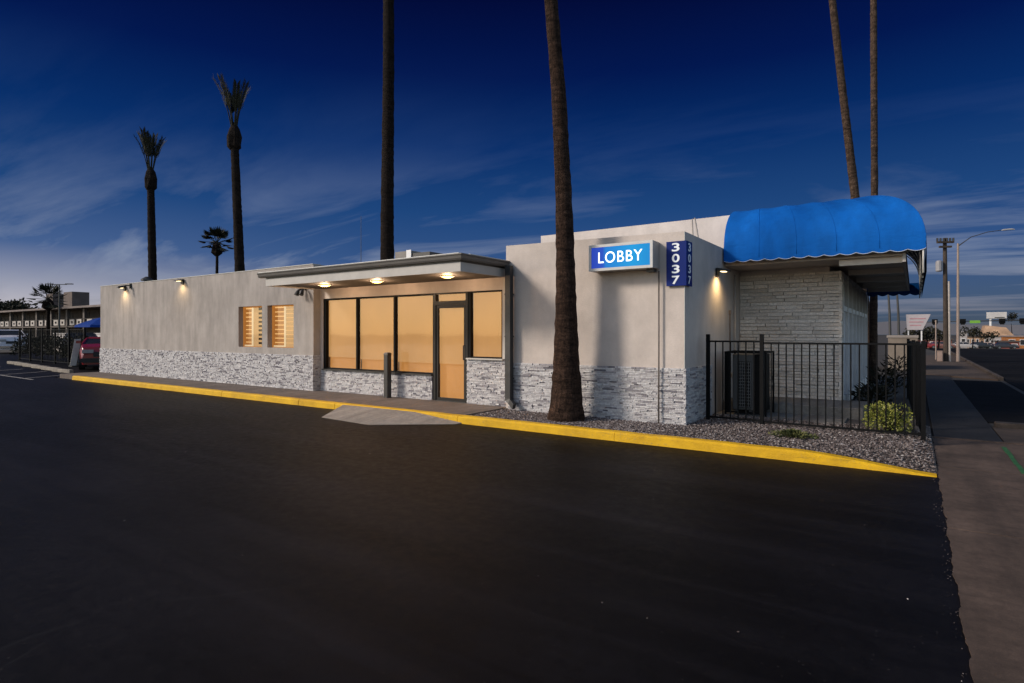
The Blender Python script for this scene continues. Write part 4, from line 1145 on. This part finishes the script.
EW = thing('enclosure_wall', 'tan block enclosure just past the building end, seen through the fence', 'wall', (.1, 33, 0))
build('wall', MB().box(-.95, .1, 30, 33, 0, 1.38), simple('enclosure_tan', (.20, .16, .125), .85, .15, 2), EW)
build('coping', MB().box(-1.0, .13, 29.97, 33.03, 1.38, 1.48), simple('coping', (.26, .22, .19), .8, .1, 2), EW)
for i, (x, y) in enumerate(((-1.8, 59), (-1.2, 60))):
    z0 = zg(y)
    tag(build('bare_pole', MB().tube([(x + .12, y, z0), (x + .04, y, 3.4), (x - .08, y, 5.6)], [.11, .09, .07], 8), M['dark_metal'], loc=(x, y, z0)), ['thin dark pole seen below the awning end, nearer the building', 'thin dark pole seen below the awning end, nearer the white board'][i], 'pole', 'thin poles past the awning')
# roadside buildings far down the street
def far_building(name, lab, cat, x0, x1, y0, y1, top, wall, roof, gable=0, windows=4, door=True):
    zb = zg(y0); h_ = top - zb
    t = thing(name, lab, cat, ((x0 + x1) / 2, y0, zb))
    build('wall', MB().box(x0, x1, y0, y1, zb - .3, top), wall, t)
    if gable:
        xm = (x0 + x1) / 2 - 1; m = MB()
        m.v = [(x0 - .4, y0 - .4, top), (x1 + .4, y0 - .4, top), (x1 - 1.5, y0 + 1, top + gable * .8), (x0 + .6, y0 + 1, top + gable), (x0 - .4, y1, top), (x1 + .4, y1, top), (x1 - 1.5, y1 - 1, top + gable * .8), (x0 + .6, y1 - 1, top + gable)]
        m.f = [(0, 3, 2, 1)[::-1], (4, 5, 6, 7), (0, 4, 7, 3), (1, 2, 6, 5), (3, 7, 6, 2), (0, 1, 5, 4)]
        build('roof', m, roof, t)
    else: build('roof', MB().box(x0 - .25, x1 + .25, y0 - .3, y1 + .2, top, top + .3), roof, t)
    n_ = windows; wdt = (x1 - x0) / (n_ + (1 if door else 0))
    for i in range(n_):
        a = x0 + wdt * (i + .2); wt = min(2.5, h_ - .4); f = build('window', MB().box(a, a + wdt * .6, y0 - .06, y0 - .004, zb + .9, zb + wt), M['white'], t)
        build('pane', MB().box(a + .1, a + wdt * .6 - .1, y0 - .075, y0 - .062, zb + 1.0, zb + wt - .1), M['darkglass'], f)
    if door:
        a = x1 - wdt * .75; build('door', MB().box(a, a + min(1.1, wdt * .5), y0 - .05, y0 - .004, zb, zb + min(2.1, h_ - .2)), M['dark_metal'], t)
    return t
org = simple('orange_wall', (.30, .11, .03), .8, .3, .5); brk = simple('brick_red', (.20, .05, .035), .9, .3, .7)
tan = simple('tan_wall', (.32, .20, .125), .8, .35, .5); wht = simple('white_wall', (.30, .27, .26), .8, .15, .5); drk = simple('dark_roof', (.06, .045, .04), .9, .2, .5)
far_building('shop_building', 'orange low shop on the far right side of the street', 'shop', 21.2, 33, 214, 226, .55, org, simple('orange_roof', (.22, .17, .16), .8, .2, .5), 0, 4)
far_building('brick_shop', 'low dark red brick shop next to the orange shop', 'shop', 18.0, 22.0, 196, 206, -.75, brk, drk, 0, 2, False)
far_building('gable_house', 'pale shop with large tan sloping roof across the street', 'shop', 17.6, 24.6, 233, 245, .55, wht, tan, 3.4, 4)
far_building('low_store', 'low tan store under a dark flat roof far down the street', 'shop', 11.6, 15.6, 204, 215, .5, tan, drk, 0, 3)
far_building('white_store', 'narrow white store beside the low tan store', 'shop', 9.6, 11.2, 192, 200, 1.7, wht, wht, 0, 1, False)
far_building('brown_store', 'long dark brown store behind the board sign', 'shop', -3.5, 7.4, 176, 186, -.1, simple('brown_wall', (.14, .06, .045), .9, .4, .6), drk, 0, 6)
PS = thing('pole_sign', 'tall white box sign on a single pale pole above the sloping tan roof', 'sign', (21.4, 258, -3))
build('pole', MB().tube([(21.4, 258, -3), (21.4, 258, 6.5)], .35, 10), M['white'], PS)
build('box', MB().box(20.3, 25.6, 257.4, 258.6, 6.5, 8.7), simple('sign_box_white', (.42, .40, .39), .6, .12, .6), PS, bevel=.05)
build('lower_box', MB().box(22.4, 25.0, 257.3, 257.395, 6.7, 7.0), M['dark_metal'], PS)
TS = thing('traffic_signal', 'traffic signal mast arm with signal heads across the street', 'traffic light', (17.2, 127, zg(127)))
build('mast', MB().tube([(17.2, 127, zg(127)), (17.2, 127, 4.0)], [.18, .14], 8), M['dark_metal'], TS)
build('mast_arm', MB().tube([(17.2, 127, 3.75), (1.2, 127, 3.5)], [.11, .05], 8), M['dark_metal'], TS)
for x in (2.9, 4.6, 6.8, 12.0, 14.6):
    s_ = build('signal_head', MB().box(x - .42, x + .42, 126.7, 126.85, 3.2, 4.0).box(x - .3, x + .3, 126.72, 126.86, 3.0, 3.2), M['frame'], TS)
    build('visor', MB().tube([(x - .25, 126.7, 3.6), (x - .25, 126.5, 3.6)], .13, 8).tube([(x, 126.7, 3.6), (x, 126.5, 3.6)], .13, 8).tube([(x + .25, 126.7, 3.6), (x + .25, 126.5, 3.6)], .13, 8), M['frame'], s_)
NS = tag(build('street_name_sign', MB().box(7.75, 9.15, 126.78, 126.85, 3.25, 3.72), simple('green_sign', (.13, .30, .03), .5, .1, 1), loc=(8.4, 126.8, 3.25)), 'small green street name sign hanging on the mast arm', 'sign')
labs = ['dark tree far down the street, left of the white marker post', 'dark tree behind the white board sign', 'dark tree just left of the utility pole', 'dark tree behind the green street name sign', 'dark round tree beside the tall white box sign', 'low dark tree beside the low tan store']
for lab, (x, y, h_, r_) in zip(labs, ((1.7, 132, 4.0, 1.7), (-.3, 128, 3.9, 1.8), (3.6, 136, 4.3, 1.9), (10.2, 160, 4.6, 1.5), (27.2, 262, 11.2, 1.9), (15.6, 196, 4.2, 1.5))):
    blob_tree(x, y, h_, r_, lab, 'trees down the street', n_=420, ls=.5)
cl = [((9.2, 166, 0), (.42, .38, .36), 'pale car far down the street right of the light pole'), ((12.4, 170, 0), (.02, .02, .022), 'black car far down the street before the low tan store'),
      ((14.6, 180, 0), (.55, .38, .30), 'tan car far down the street under the green sign'), ((17.2, 176, 0), (.03, .03, .035), 'dark car far down the street nearest the brick shop'),
      ((1.6, 150, 0), (.25, .03, .03), 'red car parked before the long brown store'), ((4.6, 152, 0), (.20, .09, .07), 'brown car parked before the long brown store')]
for (lc, c_, lab) in cl: car('street_car', lab, 'car', (lc[0], lc[1], zg(lc[1])), radians(15), c_, group='cars down the street')
# low mountains at the horizon
mt = MB(); pts = []
for i in range(80):
    a = radians(-75 + i * 2.0); R_ = 1150
    pts.append((R_ * -sin(a + radians(0)), R_ * cos(a), 6 + 9 * abs(sin(i * .37)) + 6 * abs(sin(i * .93 + 1)) + random.uniform(0, 2)))
mt.grid([[(x, y, -1) for x, y, z in pts], [(x, y, z) for x, y, z in pts], [(x * 1.05, y * 1.05, -1) for x, y, z in pts]])
struct('hills', mt, simple('hill_haze', (.10, .10, .12), 1, .1, .01))

# ------------------------------------------------------------------ light and sky
SUN_EL, SAZ = radians(30), Vector((-.71, -.70, 0)).normalized()
sl = bpy.data.lights.new('sun', 'SUN'); sl.energy = 2.9; sl.angle = radians(11); sl.color = (1, .90, .78)
so = bpy.data.objects.new('sun', sl); COL.objects.link(so)
to_sun = Vector((SAZ.x * cos(SUN_EL), SAZ.y * cos(SUN_EL), sin(SUN_EL)))
so.rotation_euler = to_sun.to_track_quat('Z', 'Y').to_euler(); so.location = to_sun * 50

wd = bpy.data.worlds.new('World'); scene.world = wd; wd.use_nodes = True
n, l = wd.node_tree.nodes, wd.node_tree.links
bg = n['Background']
tc = n.new('ShaderNodeTexCoord'); D = tc.outputs['Generated']
sx = n.new('ShaderNodeSeparateXYZ'); l.new(D, sx.inputs[0])
el = math_n(n, l, 'MAXIMUM', sx.outputs['Z'], 0.0)
def dotn(vec):
    d = n.new('ShaderNodeVectorMath'); d.operation = 'DOT_PRODUCT'; l.new(D, d.inputs[0]); d.inputs[1].default_value = vec; return d.outputs['Value']
front = ramp(n, l, el, [(.0, (.060, .080, .105)), (.05, (.058, .100, .185)), (.12, (.034, .088, .235)), (.20, (.013, .060, .200)), (.30, (.0025, .028, .140)), (.40, (.0008, .0090, .078)), (.50, (.0007, .0032, .038)), (.8, (.0007, .003, .03))])
# dusk glow towards the left end of the horizon
west = math_n(n, l, 'MULTIPLY', math_n(n, l, 'SUBTRACT', dotn((-.985, .17, 0)), .84), 6.5)
wcl = n.new('ShaderNodeClamp'); l.new(west, wcl.inputs['Value'])
glow = ramp(n, l, el, [(.0, (.16, .13, .15)), (.022, (.20, .17, .19)), (.04, (.40, .35, .33)), (.075, (.22, .20, .20)), (.12, (.03, .035, .045)), (.2, (0, 0, 0))])
front = mix(n, l, wcl.outputs[0], front, glow, 'ADD')
# cirrus: noise on a plane overhead, stretched into streaks
dv_ = math_n(n, l, 'ADD', el, .10)
px = math_n(n, l, 'DIVIDE', sx.outputs['X'], dv_); py = math_n(n, l, 'DIVIDE', sx.outputs['Y'], dv_)
cb = n.new('ShaderNodeCombineXYZ'); l.new(px, cb.inputs[0]); l.new(py, cb.inputs[1])
mp = n.new('ShaderNodeMapping'); mp.inputs['Rotation'].default_value = (0, 0, radians(28)); mp.inputs['Scale'].default_value = (.42, 1.25, 1); mp.inputs['Location'].default_value = (3.1, 1.7, 0)
l.new(cb.outputs[0], mp.inputs['Vector'])
nz = n.new('ShaderNodeTexNoise'); nz.inputs['Scale'].default_value = 1.0; nz.inputs['Detail'].default_value = 9; nz.inputs['Roughness'].default_value = .58; nz.inputs['Distortion'].default_value = .6
l.new(mp.outputs[0], nz.inputs['Vector'])
cden = ramp(n, l, nz.outputs['Fac'], [(.48, 0.0), (.57, .55), (.66, 1.0)])
cfade = ramp(n, l, el, [(0, .2), (.05, .6), (.12, .85), (.20, .52), (.28, .18), (.38, .03), (.44, 0.0)])
cmask = mix(n, l, 1.0, cden, cfade, 'MULTIPLY')
ccol = ramp(n, l, el, [(0, (.30, .27, .29)), (.1, (.27, .32, .43)), (.2, (.14, .19, .33)), (.3, (.05, .095, .24))])
front = mix(n, l, cmask, front, ccol)
# the bright half of the sky lies behind the camera, round the sun
sky = n.new('ShaderNodeTexSky'); sky.sky_type = 'NISHITA'; sky.sun_disc = False
sky.sun_elevation = SUN_EL; sky.sun_rotation = atan2(SAZ.x, SAZ.y)
back = math_n(n, l, 'MULTIPLY', math_n(n, l, 'ADD', dotn((.62, -.78, 0)), .60), 1.3)
bcl = n.new('ShaderNodeClamp'); l.new(back, bcl.inputs['Value'])
sc_ = n.new('ShaderNodeVectorMath'); sc_.operation = 'SCALE'; l.new(sky.outputs[0], sc_.inputs[0]); sc_.inputs['Scale'].default_value = 1.0
bg2 = n.new('ShaderNodeBackground'); l.new(sc_.outputs[0], bg2.inputs['Color']); bg2.inputs['Strength'].default_value = .15
l.new(front, bg.inputs['Color']); bg.inputs['Strength'].default_value = .84
mxs = n.new('ShaderNodeMixShader'); l.new(bcl.outputs[0], mxs.inputs[0]); l.new(bg.outputs[0], mxs.inputs[1]); l.new(bg2.outputs[0], mxs.inputs[2])
l.new(mxs.outputs[0], n['World Output'].inputs['Surface'])

# ------------------------------------------------------------------ camera
cam = bpy.data.cameras.new('camera'); co = bpy.data.objects.new('camera', cam); COL.objects.link(co)
co.location = (0, 0, 1.58); co.rotation_euler = (pi / 2, 0, radians(34.5))
cam.sensor_width = 36; cam.lens = 36 * 586 / 1024; cam.shift_y = -8.5 / 1024; cam.clip_start = .05; cam.clip_end = 5000
scene.camera = co
vs = scene.view_settings; vs.view_transform = 'Standard'; vs.look = 'None'; vs.exposure = .25; vs.gamma = 1; vs.use_curve_mapping = False
scene.cycles.use_denoising = True
scene.cycles.max_bounces = 6; scene.cycles.transparent_max_bounces = 8
scene.cycles.sample_clamp_indirect = 4
